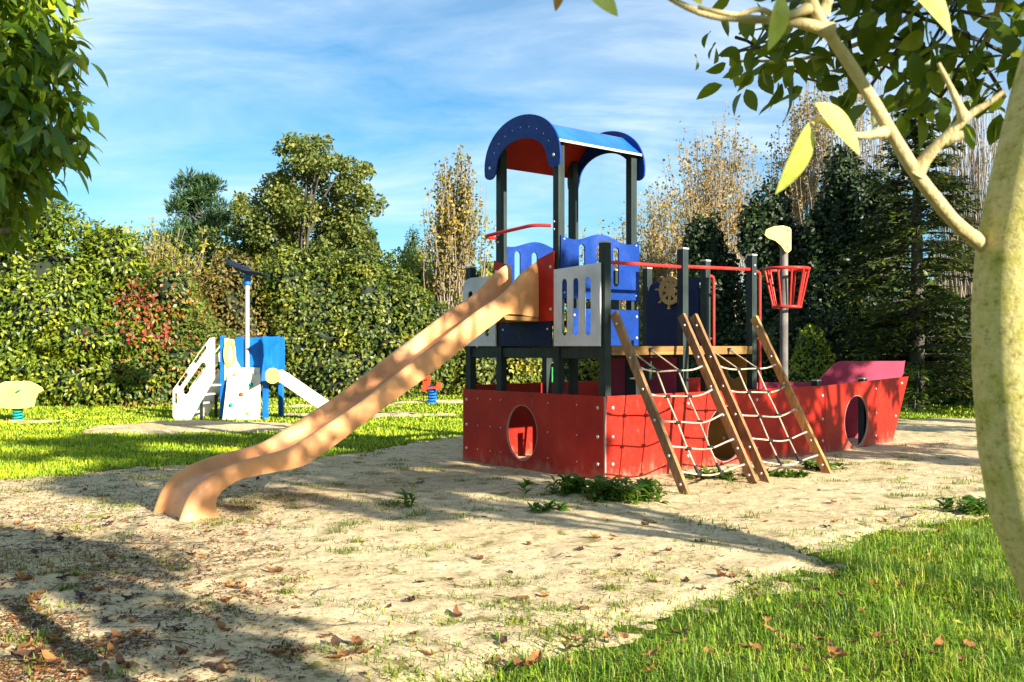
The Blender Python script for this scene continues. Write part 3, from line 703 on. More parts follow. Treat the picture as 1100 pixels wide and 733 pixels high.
def relief(x, y):
    h = (fbm(x, y, .9, 11) - .5) * .032 + (fbm(x, y, .22, 21) - .5) * .032 + (vnoise(x, y, .05, 31) - .5) * .008
    near = np.exp(-((x + 2.75) ** 2 + (y - 8.3) ** 2) / .8)
    return h - .04 * near
def sand_sheet(name, xs, ys):
    X, Y = np.meshgrid(xs, ys); s = sdf(X, Y)
    Z = np.clip(s * .14, -.05, .03) + relief(X, Y) * np.clip(s * 2 + .4, .15, 1)
    Z = np.maximum(Z, np.clip((s - .15) * .04, -.05, .008)) + .002
    V = np.stack([X, Y, Z], -1).reshape(-1, 3); nx, ny = len(xs), len(ys)
    i = (np.arange(ny - 1)[:, None] * nx + np.arange(nx - 1)).ravel()
    keep = (s.ravel()[i] > -.5)
    Fc = np.stack([i, i + 1, i + 1 + nx, i + nx], 1)[keep]
    return tag(np_obj(name, V, Fc, SAND, smooth=True), kind='structure')
ys = [1.0]
while ys[-1] < 22: ys.append(ys[-1] + max(.018, .0042 * ys[-1]))
sand_sheet('sand', np.arange(-11.0, 15.0, .030), np.array(ys))
# paler worn ground beyond the lawn is part of the same sheet rules
sand_sheet('bare_ground', np.arange(-12.5, 1.2, .06), np.arange(22.2, 29.2, .07))
def ground_z(x, y):
    x = np.atleast_1d(x); y = np.atleast_1d(y); s = sdf(x, y)
    z = np.clip(s * .14, -.05, .03) + relief(x, y) * np.clip(s * 2 + .4, .15, 1)
    return np.maximum(np.maximum(z, np.clip((s - .15) * .04, -.05, .008)) + .002, 0)
def blades(x, y, z, h, w, lean=.35):
    n = len(x); a = RNG.uniform(0, 2 * np.pi, n); d = np.stack([np.cos(a), np.sin(a), np.zeros(n)], 1); sd = np.stack([-d[:, 1], d[:, 0], d[:, 2]], 1)
    p = np.stack([x, y, z - .008], 1); l = RNG.uniform(.1, 1, (n, 1)) ** 1.3 * lean * 2; h = h[:, None]; w = w[:, None]
    up = np.array([0, 0, 1.0])
    m = p + up * h * .6 + d * h * l * .35; t = p + up * h * (1 - .28 * l) + d * h * l * .95
    V = np.stack([p - sd * w / 2, p + sd * w / 2, m + sd * w * .38, m - sd * w * .38, t], 1).reshape(-1, 3)
    b = np.arange(n)[:, None] * 5
    return V, np.concatenate([b + [[0, 1, 2]], b + [[0, 2, 3]], b + [[3, 2, 4]]])
# foreground grass: long blades up to the ragged edge of the sand
n = 260000
x = RNG.uniform(-1.0, 8.5, n); y = RNG.uniform(2.6, 10.2, n)
s = sdf(x, y); dens = np.clip((-s + .24) / .55, 0, 1) * (.55 + .7 * fbm(x, y, .5, 51)); k = (RNG.uniform(0, 1, n) < dens) & (np.abs(x - 0) < y * .62 + 1.2)
x, y, s = x[k], y[k], s[k]
hh = (.020 + .17 * fbm(x, y, .40, 61) ** 1.5) * RNG.uniform(.5, 1.5, len(x)) * np.clip(.55 - s * .8, .55, 1.1)
V, Fc = blades(x, y, np.zeros(len(x)), hh, RNG.uniform(.003, .0065, len(x)), .75)
n3 = 5200; cxx = RNG.uniform(-.5, 7, n3); cyy = RNG.uniform(3.2, 9.5, n3); kk = (sdf(cxx, cyy) < .05) & (fbm(cxx, cyy, .5, 55) > .50); cxx, cyy = cxx[kk], cyy[kk]; n3 = len(cxx); an = RNG.uniform(0, 6.28, n3)
V2, F2 = leaves(np.stack([cxx, cyy, RNG.uniform(.02, .07, n3)], 1), np.stack([np.cos(an), np.sin(an), RNG.uniform(-.1, .5, n3)], 1), np.array([0, 0, 1.]) + rdir(n3) * .3, RNG.uniform(.025, .06, n3), RNG.uniform(.016, .03, n3), 2, .2)
V, Fc = cat([(V, Fc), (V2, F2)])
tag(np_obj('grass', V, Fc, GRASS_NEAR), 'lush green grass with scattered dead leaves at the near right edge of the sand', 'grass', kind='stuff')
# the lawn beyond: density and blade width follow distance
n = 240000
d = 1 / RNG.uniform(1 / 34, 1 / 9.5, n); px = RNG.uniform(-260, 1360, n); x = (px - CX) / F * d; y = d
s = sdf(x, y); k = RNG.uniform(0, 1, n) < np.clip((-s + .12) / .4, 0, 1); x, y = x[k], y[k]
V, Fc = blades(x, y, np.zeros(len(x)), (.035 + .045 * fbm(x, y, .8, 71)) * RNG.uniform(.6, 1.3, len(x)), .005 + .0009 * y, .5)
tag(np_obj('grass', V, Fc, GRASS_FAR), 'bright sunlit mown lawn grass behind the play area', 'grass', kind='stuff')
# sparse weeds growing through the sand
cl = []; n = 5200
d = 1 / RNG.uniform(1 / 16, 1 / 4.2, n); px = RNG.uniform(-150, 1250, n); cx_ = (px - CX) / F * d
m = fbm(cx_, d, 1.1, 81); s = sdf(cx_, d); k = (s > .02) & (RNG.uniform(0, 1, n) < np.clip(.15 + (m - .54) * 1.2 - .10 * (d < 6.2) + .42 * np.exp(-np.abs(s) / .25) + .14 * (d > 8.0), .05, .8)); cx_, d = cx_[k], d[k]
xs, ys_ = [], []
for a, c in zip(cx_, d):
    q = RNG.integers(14, 70); r = RNG.uniform(.02, .10); xs.append(a + RNG.normal(0, r * 1.5, q)); ys_.append(c + RNG.normal(0, r, q))
x = np.concatenate(xs); y = np.concatenate(ys_)
WEED = leafmat('thin_weed_blades', [(.06, .11, .008), (.12, .19, .012), (.20, .25, .02), (.28, .26, .05)], .25, .6)
V, Fc = blades(x, y, ground_z(x, y), RNG.uniform(.012, .062, len(x)), RNG.uniform(.005, .010, len(x)), .9)
tag(np_obj('sparse_grass', V, Fc, WEED), 'thin yellowish grass tufts scattered over the pale sand', 'grass', kind='stuff')

# ---- dead leaves and twigs
LEAF_M = [leafmat('brown_dead_leaf', [(.12, .05, .02), (.20, .085, .03), (.26, .12, .045)], .15, .6), leafmat('orange_dead_leaf', [(.28, .115, .035), (.36, .15, .045), (.40, .20, .06)], .2, .55), leafmat('dark_dead_leaf', [(.035, .018, .010), (.07, .03, .015)], .05, .6)]
def dead_leaf_mesh(seed, L, W, curl):
    rs = np.random.default_rng(seed); rows = 7; V = []; 
    for i in range(rows + 1):
        t = i / rows; w = W * .5 * max(.03, math.sin(math.pi * t ** .9) ** .8) * (1 + .12 * rs.normal()); 
        zc = .012 + curl * L * ((t - .45) ** 2 * 1.6) + .004 * rs.normal()
        for q in (-1, -.5, 0, .5, 1):
            V.append((L * (t - .5), w * q * (1 - .25 * curl * abs(q)), zc + curl * W * .8 * q * q * .6 + .003 * rs.normal()))
    st = len(V)
    Fc = [(i * 5 + j, i * 5 + j + 1, (i + 1) * 5 + j + 1, (i + 1) * 5 + j) for i in range(rows) for j in range(4)]
    return V, Fc
LM = []
for k, (L, W, c) in enumerate([(.085, .045, .15), (.075, .05, .3), (.10, .04, .25), (.065, .042, .1), (.09, .055, .42)]):
    for mi, mt in enumerate(LEAF_M):
        V, Fc = dead_leaf_mesh(k * 3 + mi, L, W, c)
        V = np.array(V, np.float32); me = bpy.data.meshes.new('fallen_leaf'); me.from_pydata(V.tolist(), [], Fc); me.materials.append(mt)
        me.polygons.foreach_set('use_smooth', np.ones(len(me.polygons), bool)); LM.append((mi, me))
NAMES = {(0, 1): 'curled brown fallen leaf lying on the pale sand', (1, 1): 'orange fallen leaf lying on the pale sand', (2, 1): 'dark rotted fallen leaf lying on the pale sand',
         (0, 0): 'curled brown fallen leaf caught in the near right grass', (1, 0): 'orange fallen leaf caught in the near right grass', (2, 0): 'dark fallen leaf caught in the near right grass'}
def put_leaf(x, y, sz, mi=None, z=None):
    i = RNG.integers(0, len(LM))
    while mi is not None and LM[i][0] != mi: i = RNG.integers(0, len(LM))
    s = float(sdf(np.array([x]), np.array([y]))[0]); on = int(s > 0)
    o = bpy.data.objects.new('fallen_leaf', LM[i][1]); COL.objects.link(o)
    if z is None: z = float(ground_z(x, y)[0]) if on else RNG.uniform(.03, .06)
    o.location = (x, y, z - .004); o.rotation_euler = (RNG.normal(0, .16), RNG.normal(0, .16), RNG.uniform(0, 6.28)); o.scale = (sz,) * 3
    lab = NAMES[(LM[i][0], on)]
    tag(o, lab, 'fallen leaf', lab.replace('fallen leaf', 'fallen leaves'))
spots = [(490, 668, 1.2, 0), (445, 687, .9, 0), (240, 684, 1, 0), (560, 650, 1.0, 0), (625, 662, 1.0, 0), (585, 646, .9, 1), (126, 690, 1.1, 0), (60, 690, 1.3, 0), (30, 715, 1.4, 2), (360, 700, 1.2, 2), (375, 712, 1.4, 0), (350, 690, 1.1, 1), (385, 700, 1.1, 0), (365, 716, 1.2, 1), (395, 708, 1.0, 0), (230, 725, 1.1, 2), (255, 722, .9, 0), (130, 722, 1.2, 2), (45, 722, 1.4, 0), (55, 717, 1.3, 1), (845, 636, 1.2, 1), (815, 650, .8, 0), (860, 660, .9, 1), (960, 600, 1, 1), (940, 640, 1, 1), (965, 638, 1.1, 1), (1010, 705, 1.4, 1), (1040, 705, 1.3, 1), (900, 720, 1.2, 1), (880, 700, 1.0, 0), (800, 708, 1.1, 0), (760, 715, .9, 1), (830, 690, 1, 1), (1000, 640, 1, 1), (1060, 650, 1.2, 0), (895, 545, 1.0, 1), (880, 530, .8, 0), (750, 520, .9, 1), (735, 508, .8, 1), (700, 540, 1.0, 0), (540, 700, 1, 2), (530, 716, 1.2, 0), (575, 725, 1.3, 1), (560, 727, 1.1, 0), (980, 560, .9, 1), (600, 548, .8, 0), (520, 560, .8, 2), (470, 575, .8, 0), (260, 525, .9, 1), (278, 545, 1, 0), (205, 600, .9, 2)]
for px, py, sz, mi in spots: x, y = G(px, py); put_leaf(float(x), float(y), sz * 1.1, mi)
cnt = 0
while cnt < 245:
    r = RNG.uniform()
    if r < .55: px, py = RNG.uniform(0, 150) if RNG.uniform() < .6 else RNG.uniform(0, 330), RNG.uniform(515, 732)
    elif r < .80: px, py = RNG.uniform(600, 1100), RNG.uniform(560, 732)
    else: px, py = RNG.uniform(200, 1000), RNG.uniform(490, 732)
    x, y = G(px, py)
    if y > 8.5 and RNG.uniform() < .4: continue
    loc = Matrix.Rotation(-A, 4, 'Z') @ Vector((x - 1.02, y - 11.0, 0))
    if -.05 < loc.x < 7 and -.05 < loc.y < 2.6: continue
    put_leaf(float(x), float(y), RNG.uniform(.6, 1.15)); cnt += 1
# crumbs of bark and leaf: countless flecks
n = 52000
d = 1 / RNG.uniform(1 / 13, 1 / 4.2, n); px = np.where(RNG.uniform(0, 1, n) < .6, RNG.uniform(-60, 330, n), RNG.uniform(-60, 1100, n)); x = (px - CX) / F * d; y = d
k = (sdf(x, y) > -.05) & (RNG.uniform(0, 1, n) < np.clip(fbm(x, y, .35, 91) * 5.5 - 2.9 + 1.2 * np.exp(-np.maximum(0, x + 2.2)) * (x < -1.2), .13, 1)); x, y = x[k], y[k]; n = len(x)
z = ground_z(x, y)
V, Fc = leaves(np.stack([x, y, z + .004], 1), rdir(n) * [1, 1, .25], unit(rdir(n) * .4 + [0, 0, 1]), RNG.uniform(.010, .045, n), RNG.uniform(.004, .016, n))
tag(np_obj('leaf_litter', V, Fc, leafmat('litter_flecks', [(.02, .012, .008), (.07, .032, .014), (.18, .065, .02), (.36, .14, .03)], .05, .7)), 'fine dark flecks of bark and broken leaves strewn over the sand', 'leaf litter', kind='stuff')
TW = MB(); tw_me = []
for k in range(4):
    m = MB(); L = .35 + .12 * k; pts = [(L * (t - .5), .05 * math.sin(t * 4 + k) * L * 2, .008 + .012 * math.sin(t * 5 + k) ** 2) for t in np.linspace(0, 1, 9)]
    m.tube(pts, list(np.linspace(.0055, .002, 9)), 5); q = pts[3]; m.tube([q, (q[0] + .06, q[1] + .05, .012), (q[0] + .12, q[1] + .07, .02)], [.003, .0025, .0015], 4); q = pts[5]; m.tube([q, (q[0] + .05, q[1] - .05, .015)], [.003, .0015], 4)
    o = m.build('twig', BARK_D); tw_me.append(o.data); bpy.data.objects.remove(o)
for k in range(70):
    px, py = (RNG.uniform(0, 200), RNG.uniform(540, 700)) if k < 55 else (RNG.uniform(200, 700), RNG.uniform(540, 725))
    x, y = G(px, py); o = bpy.data.objects.new('twig', tw_me[k % 4]); COL.objects.link(o)
    o.location = (x, y, float(ground_z(x, y)[0])); o.rotation_euler = (0, 0, RNG.uniform(0, 6.28)); o.scale = (RNG.uniform(.25, .75),) * 3
    left = px < 200
    tag(o, 'thin dark twig in the litter at the left of the sand' if left else 'thin dark twig lying on the open pale sand', 'twig', 'twigs in the left litter' if left else 'twigs on the open sand')
# ---- leafy weeds at the foot of the boat and nets
WEEDM = leafmat('green_weed_leaves', [(.04, .10, .01), (.08, .17, .015), (.14, .24, .02)], .3, .45)
def weed(px, py, r, n, lab, hmax=.22):
    x0, y0 = G(px, py); pts = []; t = thing('weed', lab, 'weed', (float(x0), float(y0), 0))
    m = max(3, n // 14); cs = np.stack([RNG.normal(0, r * .55, m), RNG.normal(0, r * .3, m)], 1); i = RNG.integers(0, m, n)
    a = RNG.uniform(0, 2 * np.pi, n); h = RNG.uniform(.01, hmax * .7, n)
    p = np.stack([cs[i, 0], cs[i, 1], h * 0 + .0], 1); p[:, 2] = h
    ax = np.stack([np.cos(a), np.sin(a), RNG.uniform(.2, 1.3, n)], 1)
    V, Fc = leaves(p, ax, np.array([0, 0, 1.0]) + rdir(n) * .3, RNG.uniform(.06, .15, n), RNG.uniform(.03, .06, n), 3, .35)
    np_obj('foliage', V, Fc, WEEDM, t, True)
    for c in cs: s = MB(); s.tube([(c[0], c[1], -.02), (c[0] + .01, c[1], hmax * .4), (c[0] + RNG.normal(0, .02), c[1], hmax * .8)], [.005, .004, .002], 5); s.build('stem', WEEDM, t)
weed(672, 541, .36, 560, 'leafy green weed clump at the near corner of the red boat', .27)
weed(618, 534, .32, 330, 'low leafy weed clump in shade along the boat stern', .24)
weed(773, 518, .30, 200, 'yellow-green weed patch under the left rope net', .13)
weed(835, 515, .26, 170, 'yellow-green weed patch between the rope nets', .09)
weed(880, 507, .24, 200, 'green weed clump around the foot of the right pale timber', .12)
weed(438, 548, .10, 30, 'spindly upright weed seedling near the slide', .22)
weed(590, 551, .16, 60, 'small weed tuft on the sand left of the boat corner', .08)
weed(1040, 555, .22, 160, 'grassy weed clump beside the tree trunk at the sand edge', .2)
# ============================================================ hedges, shrubs and trees
def lumpy(c, r, mat, name, parent, seed=0, nu=18, nv=12):
    vs, fs = [], []
    for j in range(nv + 1):
        th = math.pi * j / nv
        for i in range(nu):
            ph_ = 2 * math.pi * i / nu; d = Vector((math.sin(th) * math.cos(ph_), math.sin(th) * math.sin(ph_), math.cos(th)))
            k = 1 + .1 * math.sin(5 * d.x + seed) * math.cos(4 * d.y + seed) + .08 * math.sin(7 * d.z + seed)
            vs.append((c[0] + d.x * r[0] * k, c[1] + d.y * r[1] * k, max(0.0, c[2] + d.z * r[2] * k)))
    for j in range(nv):
        for i in range(nu): fs.append((j * nu + i, (j + 1) * nu + i, (j + 1) * nu + (i + 1) % nu, j * nu + (i + 1) % nu))
    return vs, fs
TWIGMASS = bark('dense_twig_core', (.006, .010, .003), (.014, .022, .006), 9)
def hedge(name, label, cat_, blobs, n, mat, L, W, group=None, droop=.5, extra=None):
    "blobs: (px, d, z, rx, ry, rz) lobes; leaf shell over a dark mass of twigs"
    ctr = np.mean([P(b_[0], HY, b_[1])[:2] for b_ in blobs], 0); t = thing(name, label, cat_, (float(ctr[0]), float(ctr[1]), 0), 0, group)
    sm = []
    for b_ in list(blobs):
        if b_[5] < .7 or b_[1] > 45: continue
        for _ in range(4):
            a_ = RNG.uniform(0, math.pi); e_ = RNG.uniform(-.9, .2); q_ = RNG.uniform(.22, .40)
            sm.append((b_[0] + math.cos(a_) * b_[3] * .85 / b_[1] * F, b_[1] + e_ * b_[4] * .7, max(.3, b_[2] + math.sin(a_) * b_[5] * .85), b_[3] * q_, b_[4] * q_, b_[5] * q_))
    blobs = list(blobs) + sm
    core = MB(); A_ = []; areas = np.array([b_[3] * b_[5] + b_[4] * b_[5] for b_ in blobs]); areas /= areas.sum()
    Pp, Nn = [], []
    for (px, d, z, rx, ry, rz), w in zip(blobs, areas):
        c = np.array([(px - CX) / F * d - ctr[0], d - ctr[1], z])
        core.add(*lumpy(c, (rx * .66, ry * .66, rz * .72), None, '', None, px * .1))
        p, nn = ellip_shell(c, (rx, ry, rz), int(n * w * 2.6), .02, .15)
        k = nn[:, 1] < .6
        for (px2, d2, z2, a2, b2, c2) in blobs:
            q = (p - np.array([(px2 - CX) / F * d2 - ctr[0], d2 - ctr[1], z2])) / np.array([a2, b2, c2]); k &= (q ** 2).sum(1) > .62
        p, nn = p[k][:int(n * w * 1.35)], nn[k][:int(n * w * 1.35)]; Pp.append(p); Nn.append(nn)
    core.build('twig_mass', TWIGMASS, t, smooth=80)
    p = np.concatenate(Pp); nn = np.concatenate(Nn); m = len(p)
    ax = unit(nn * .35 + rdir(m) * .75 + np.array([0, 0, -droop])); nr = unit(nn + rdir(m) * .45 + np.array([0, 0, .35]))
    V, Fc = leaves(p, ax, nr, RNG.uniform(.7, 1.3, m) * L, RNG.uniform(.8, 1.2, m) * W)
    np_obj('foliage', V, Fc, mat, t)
    return t
def tree(name, label, base, h_tr, r_tr, centers, rad, nleaf, mat, L, W, wood_=None, trunk_pts=None, group=None, limbs=14, detail=0, droop=.2, flat=.0, jitter_n=.8):
    t = thing(name, label, 'tree', (float(base[0]), float(base[1]), 0), 0, group); wood_ = wood_ or BARK_D
    centers = np.asarray(centers, float) - np.array([base[0], base[1], 0])
    tp = trunk_pts or [(0, 0, -.1), (RNG.normal(0, .05), RNG.normal(0, .05), h_tr * .5), (RNG.normal(0, .1), RNG.normal(0, .1), h_tr)]
    rs = list(np.linspace(r_tr, r_tr * .35, len(tp))); rs[0] *= 1.25
    MB().tube(tp, rs, 10).build('trunk', wood_, t, smooth=80)
    br = MB(); idx = RNG.choice(len(centers), min(limbs, len(centers)), replace=False)
    tp_ = np.array(tp)
    for i in idx:
        zc = centers[i][2]; f = np.clip(RNG.uniform(.35, .8) * zc / max(1e-3, tp_[-1][2]), .25, .98)
        k = f * (len(tp_) - 1); j = min(int(k), len(tp_) - 2); a = tp_[j] + (tp_[j + 1] - tp_[j]) * (k - j)
        br.tube(branch_path(a, centers[i], .08), list(np.linspace(r_tr * .38, .012, 6)), 5)
    br.build('limbs', wood_, t, smooth=80)
    p, d = clump_pts(centers, rad, nleaf)
    ax = unit(d * .6 + rdir(nleaf) * .8 + np.array([0, 0, -droop])); nr = unit(d * (.7 - flat) + rdir(nleaf) * jitter_n * (1 - flat) + np.array([0, 0, .5 + flat]))
    V, Fc = leaves(p, ax, nr, RNG.uniform(.7, 1.3, nleaf) * L, RNG.uniform(.8, 1.2, nleaf) * W, detail, .3 if detail else 0)
    np_obj('crown', V, Fc, mat, t, detail > 0); return t

LAUREL = leafmat('laurel_leaves', [(.04, .075, .006), (.09, .14, .010), (.17, .22, .014), (.30, .32, .02)], .28, .42)
IVY = leafmat('ivy_leaves', [(.03, .055, .008), (.065, .11, .012), (.13, .16, .018), (.24, .23, .03)], .22, .45)
REDLEAF = leafmat('red_creeper_leaves', [(.16, .018, .010), (.26, .03, .012), (.34, .07, .015), (.14, .07, .015)], .25, .5, (.5, .07, .02))
RUSSET = leafmat('russet_leaves', [(.12, .11, .02), (.22, .13, .03), (.10, .13, .02), (.26, .17, .05)], .3, .5)
YELL = leafmat('yellow_leaves', [(.30, .28, .03), (.46, .38, .03), (.22, .23, .03), (.34, .27, .07)], .4, .5)
OLIVE = leafmat('olive_leaves', [(.055, .085, .014), (.10, .135, .022), (.16, .19, .035), (.24, .235, .06)], .3, .5)
LIME = leafmat('lime_leaves', [(.13, .20, .012), (.22, .28, .018), (.33, .33, .03)], .35, .5)
PINE = leafmat('pine_needles', [(.018, .045, .012), (.03, .07, .015), (.055, .10, .02)], .12, .5)
GOLD = leafmat('golden_leaves', [(.30, .20, .04), (.42, .28, .05), (.24, .19, .05), (.34, .24, .09)], .35, .55)
DARKG = leafmat('dark_evergreen_leaves', [(.010, .022, .006), (.02, .04, .008), (.035, .06, .012)], .15, .45)
FIR = leafmat('fir_needles', [(.016, .036, .010), (.03, .06, .012), (.07, .11, .016), (.19, .20, .03)], .18, .45)  # brightest tint stands in for sunlit tips among the dark needles
POPLEAF = leafmat('poplar_leaves', [(.20, .17, .03), (.32, .25, .05), (.16, .13, .05), (.42, .32, .06)], .35, .5)
DRYLEAF = leafmat('dry_poplar_leaves', [(.20, .13, .05), (.32, .21, .08), (.40, .29, .10), (.22, .20, .06)], .3, .6)

# -- left: big laurel, its red-tinged neighbour, the russet shrubs
hedge('laurel_hedge', 'tall bright green laurel hedge at the left behind the yellow rocker', 'hedge',
      [(-150, 27, 2.2, 3.4, 2.2, 2.6), (-30, 26.5, 2.3, 2.6, 2.0, 2.75), (45, 26, 2.4, 2.3, 1.9, 2.55), (100, 26.4, 1.9, 1.8, 1.8, 2.25), (10, 25.6, .9, 3.0, 1.6, 1.3), (95, 25.6, .8, 2.0, 1.4, 1.3)], 46000, LAUREL, .155, .075)
hedge('ivy_hedge', 'dark mixed hedge with russet patches left of the small play tower', 'hedge',
      [(150, 26.6, 1.6, 1.7, 1.6, 1.95), (185, 27.4, 1.3, 1.6, 1.4, 1.75), (140, 25.8, .7, 1.9, 1.2, 1.1), (205, 27.0, .7, 1.5, 1.2, 1.2)], 13000, leafmat('mixed_hedge_leaves', [(.035, .075, .008), (.07, .13, .01), (.13, .18, .02), (.22, .18, .03), (.32, .10, .03)], .25, .45), .13, .075)
# red creeper hung over the hedge
t = thing('creeper', 'red autumn creeper trailing down over the hedge left of the play tower', 'creeper', tuple(P(165, HY, 26)[:2]) + (0,))
base = np.array(t.location); cp = []
for (px, py, d, s_) in [(132, 318, 25.4, .35), (142, 310, 25.3, .3), (150, 322, 25.1, .35), (158, 330, 25.1, .35), (165, 338, 25.3, .35), (172, 345, 25.6, .32), (178, 352, 25.8, .3), (150, 345, 24.8, .3), (140, 360, 24.5, .25), (165, 360, 25.0, .3), (185, 365, 25.8, .28), (120, 350, 24.6, .2), (95, 362, 24.4, .2), (200, 368, 26, .2), (128, 305, 25.8, .25)]: cp.append(np.append(P(px, py, d) - base, s_))
cp = np.array(cp); p, dd = clump_pts(cp[:, :3], cp[:, 3] * 1.7, 560)
V, Fc = leaves(p, rdir(len(p)) * .6 + [0, 0, -.6], dd + [0, -.8, .5], .11, .08); np_obj('foliage', V, Fc, REDLEAF, t)
m = MB()
for i in range(len(cp) - 1): m.tube(branch_path(cp[i, :3], cp[i + 1, :3], .02), .012, 5)
m.build('stem', BARK_D, t)
def shrub_twiggy(name, label, cat_, base, tips, n_tw, mat_leaf, nleaf, L, wood_, spread=.5, rad=.5, r0=.025, leaf_at=(.55, 1.0)):
    "many thin stems fanning from the ground, leaves along their upper ends"
    t = thing(name, label, cat_, (float(base[0]), float(base[1]), 0)); b = MB(); Pp = []
    tips = np.asarray(tips, float) - np.array([base[0], base[1], 0])
    for k in range(n_tw):
        tip = tips[RNG.integers(0, len(tips))] + RNG.normal(0, rad, 3) * [1, 1, .9]; tip[2] = max(tip[2], .8)
        a = np.array([RNG.normal(0, spread), RNG.normal(0, spread * .6), 0]); a[0] += tip[0] * .35
        pth = branch_path(a, tip, .03, 7, .10); b.tube(pth, list(np.linspace(r0 * RNG.uniform(.5, 1.2), .006, 7)), 4, cap=False)
        for f in RNG.uniform(leaf_at[0], leaf_at[1], max(1, nleaf // n_tw)):
            q = f * 6; j = min(int(q), 5); Pp.append(pth[j] + (pth[j + 1] - pth[j]) * (q - j) + RNG.normal(0, .10, 3))
    b.build('stems', wood_, t)
    p = np.array(Pp); n = len(p)
    V, Fc = leaves(p, rdir(n), rdir(n) + [0, -.3, .6], RNG.uniform(.7, 1.3, n) * L, RNG.uniform(.45, .7, n) * L); np_obj('foliage', V, Fc, mat_leaf, t); return t
shrub_twiggy('yellow_shrub', 'open twiggy shrub with yellow leaves behind the hedge below the pine', 'shrub', P(165, HY, 31)[:2],
    [P(q[0], q[1], 31) for q in [(120, 270), (135, 262), (150, 258), (165, 255), (180, 260), (195, 268), (140, 285), (165, 280), (190, 285), (210, 295), (215, 265)]], 150, YELL, 5200, .13, BARK_P, .4, .35)
hedge('russet_shrub', 'loose russet and olive shrub behind the small play tower', 'shrub',
      [(225, 29.5, 1.5, 1.3, 1.2, 1.7), (205, 30, 2.2, 1.2, 1.2, 1.4), (255, 29.5, 1.5, 1.3, 1.2, 2.4), (180, 30.5, 2.4, 1.2, 1.0, 1.5)], 8000, RUSSET, .13, .07)
# pine
def pine(base, h, label):
    t = thing('pine_tree', label, 'tree', (float(base[0]), float(base[1]), 0)); MB().tube([(0, 0, -.1), (.1, 0, h * .5), (.05, 0, h * .97)], [.26, .17, .04], 10).build('trunk', BARK_D, t, smooth=80)
    cs = []; br = MB()
    for z in np.arange(.34, .99, .052):
        n = 6 if z < .85 else 4; w = 2.5 * (1 - z) ** .62 * (.8 + .35 * RNG.uniform()) + .2
        for k in range(n):
            a = RNG.uniform(0, 6.28); e = np.array([w * math.cos(a), w * math.sin(a), z * h + .05 * w + RNG.normal(0, .15)]); br.tube(branch_path((0, 0, z * h - .3), e, .05), list(np.linspace(.05, .012, 6)), 5)
            for f in (.45, .72, 1.0): cs.append(np.append(e * [f, f, 1] + RNG.normal(0, .15, 3), .50 * (1 - .35 * z)))
    br.build('limbs', BARK_D, t, smooth=80); cs = np.array(cs); p, d = clump_pts(cs[:, :3], cs[:, 3], 20000); p[:, 2] = p[:, 2] 
    V, Fc = leaves(p, unit(d * .8 + [0, 0, .7] + rdir(len(p)) * .4), rdir(len(p)), .26, .055); np_obj('crown', V, Fc, PINE, t)
pine(P(212, HY, 42)[:2], 8.7, 'tall dark green pine with layered boughs rising behind the yellow shrub')
# big mixed tree left of centre
cs, rr = [], []
for q in [(270, 240, .9), (285, 215, .9), (300, 205, .8), (300, 180, .7), (318, 172, .7), (338, 168, .7), (350, 178, .7), (335, 195, .9), (360, 190, .8), (378, 195, .7), (385, 187, .5), (375, 215, .8), (350, 220, 1.0), (320, 225, 1.1), (290, 245, 1.0), (265, 260, 1.0), (305, 250, 1.1), (340, 250, 1.1), (370, 240, .9), (382, 245, .6), (260, 285, 1.0), (290, 285, 1.1), (330, 280, 1.1), (365, 270, 1.0), (280, 305, 1), (310, 310, 1), (345, 305, 1), (385, 260, .6), (395, 262, .4), (262, 225, .6), (345, 160, .4), (312, 160, .35), (300, 325, 1.0), (335, 325, 1.0), (365, 300, 1.0), (255, 305, .9), (385, 290, .8), (402, 268, .4), (398, 285, .6), (275, 330, .9)]:
    cs.append(P(q[0] + RNG.normal(0, 3), q[1] + RNG.normal(0, 3), 36 + RNG.normal(0, 1.0))); rr.append(q[2])
cs2, rr2 = [], []
for c_, r_ in zip(cs, rr):
    for _ in range(6): cs2.append(c_ + rdir(1)[0] * r_ * RNG.uniform(.3, 1.3)); rr2.append(r_ * RNG.uniform(.32, .62))
tree('oak_tree', 'large olive-green tree with a ragged crown standing left of centre', P(322, HY, 36)[:2], 5.0, .22, cs2, np.array(rr2), 44000, OLIVE, .15, .10, limbs=26, droop=.1)
# ivy covered mass left of the boat
hedge('ivy_mound', 'broad dark ivy mound between the small play tower and the long slide', 'hedge',
      [(345, 30, 1.9, 1.8, 1.6, 2.3), (395, 30, 1.7, 1.7, 1.6, 2.35), (430, 30.5, 1.4, 1.4, 1.5, 1.9), (310, 30.5, 1.9, 1.3, 1.5, 2.5), (370, 29.2, .8, 2.4, 1.2, 1.2), (290, 30.5, 1.0, 1.3, 1.2, 1.6), (450, 31, 1.0, 1.2, 1.2, 1.5)], 27000, IVY, .14, .085)
hedge('lime_tree', 'pale lime-green bushy tree right of the ivy mound', 'tree',
      [(432, 36, 3.0, 1.5, 1.5, 1.7), (455, 37, 2.6, 1.4, 1.4, 2.1), (412, 37, 2.5, 1.2, 1.2, 1.6), (478, 37, 2.0, 1.2, 1.2, 1.9)], 11000, LIME, .16, .09)
hedge('lime_hedge', 'sunlit yellow-green hedge seen between the posts under the tower', 'hedge',
      [(520, 31.5, 1.1, 1.5, 1.3, 1.9), (560, 32, 1.0, 1.4, 1.2, 1.5), (610, 32, .9, 1.6, 1.2, 1.6), (665, 32, .9, 1.5, 1.2, 1.6), (720, 32.5, .8, 1.5, 1.2, 1.5)], 14000, leafmat('yellow_green_hedge', [(.06, .10, .012), (.14, .18, .018), (.26, .26, .03), (.36, .32, .05)], .3, .5), .14, .085)
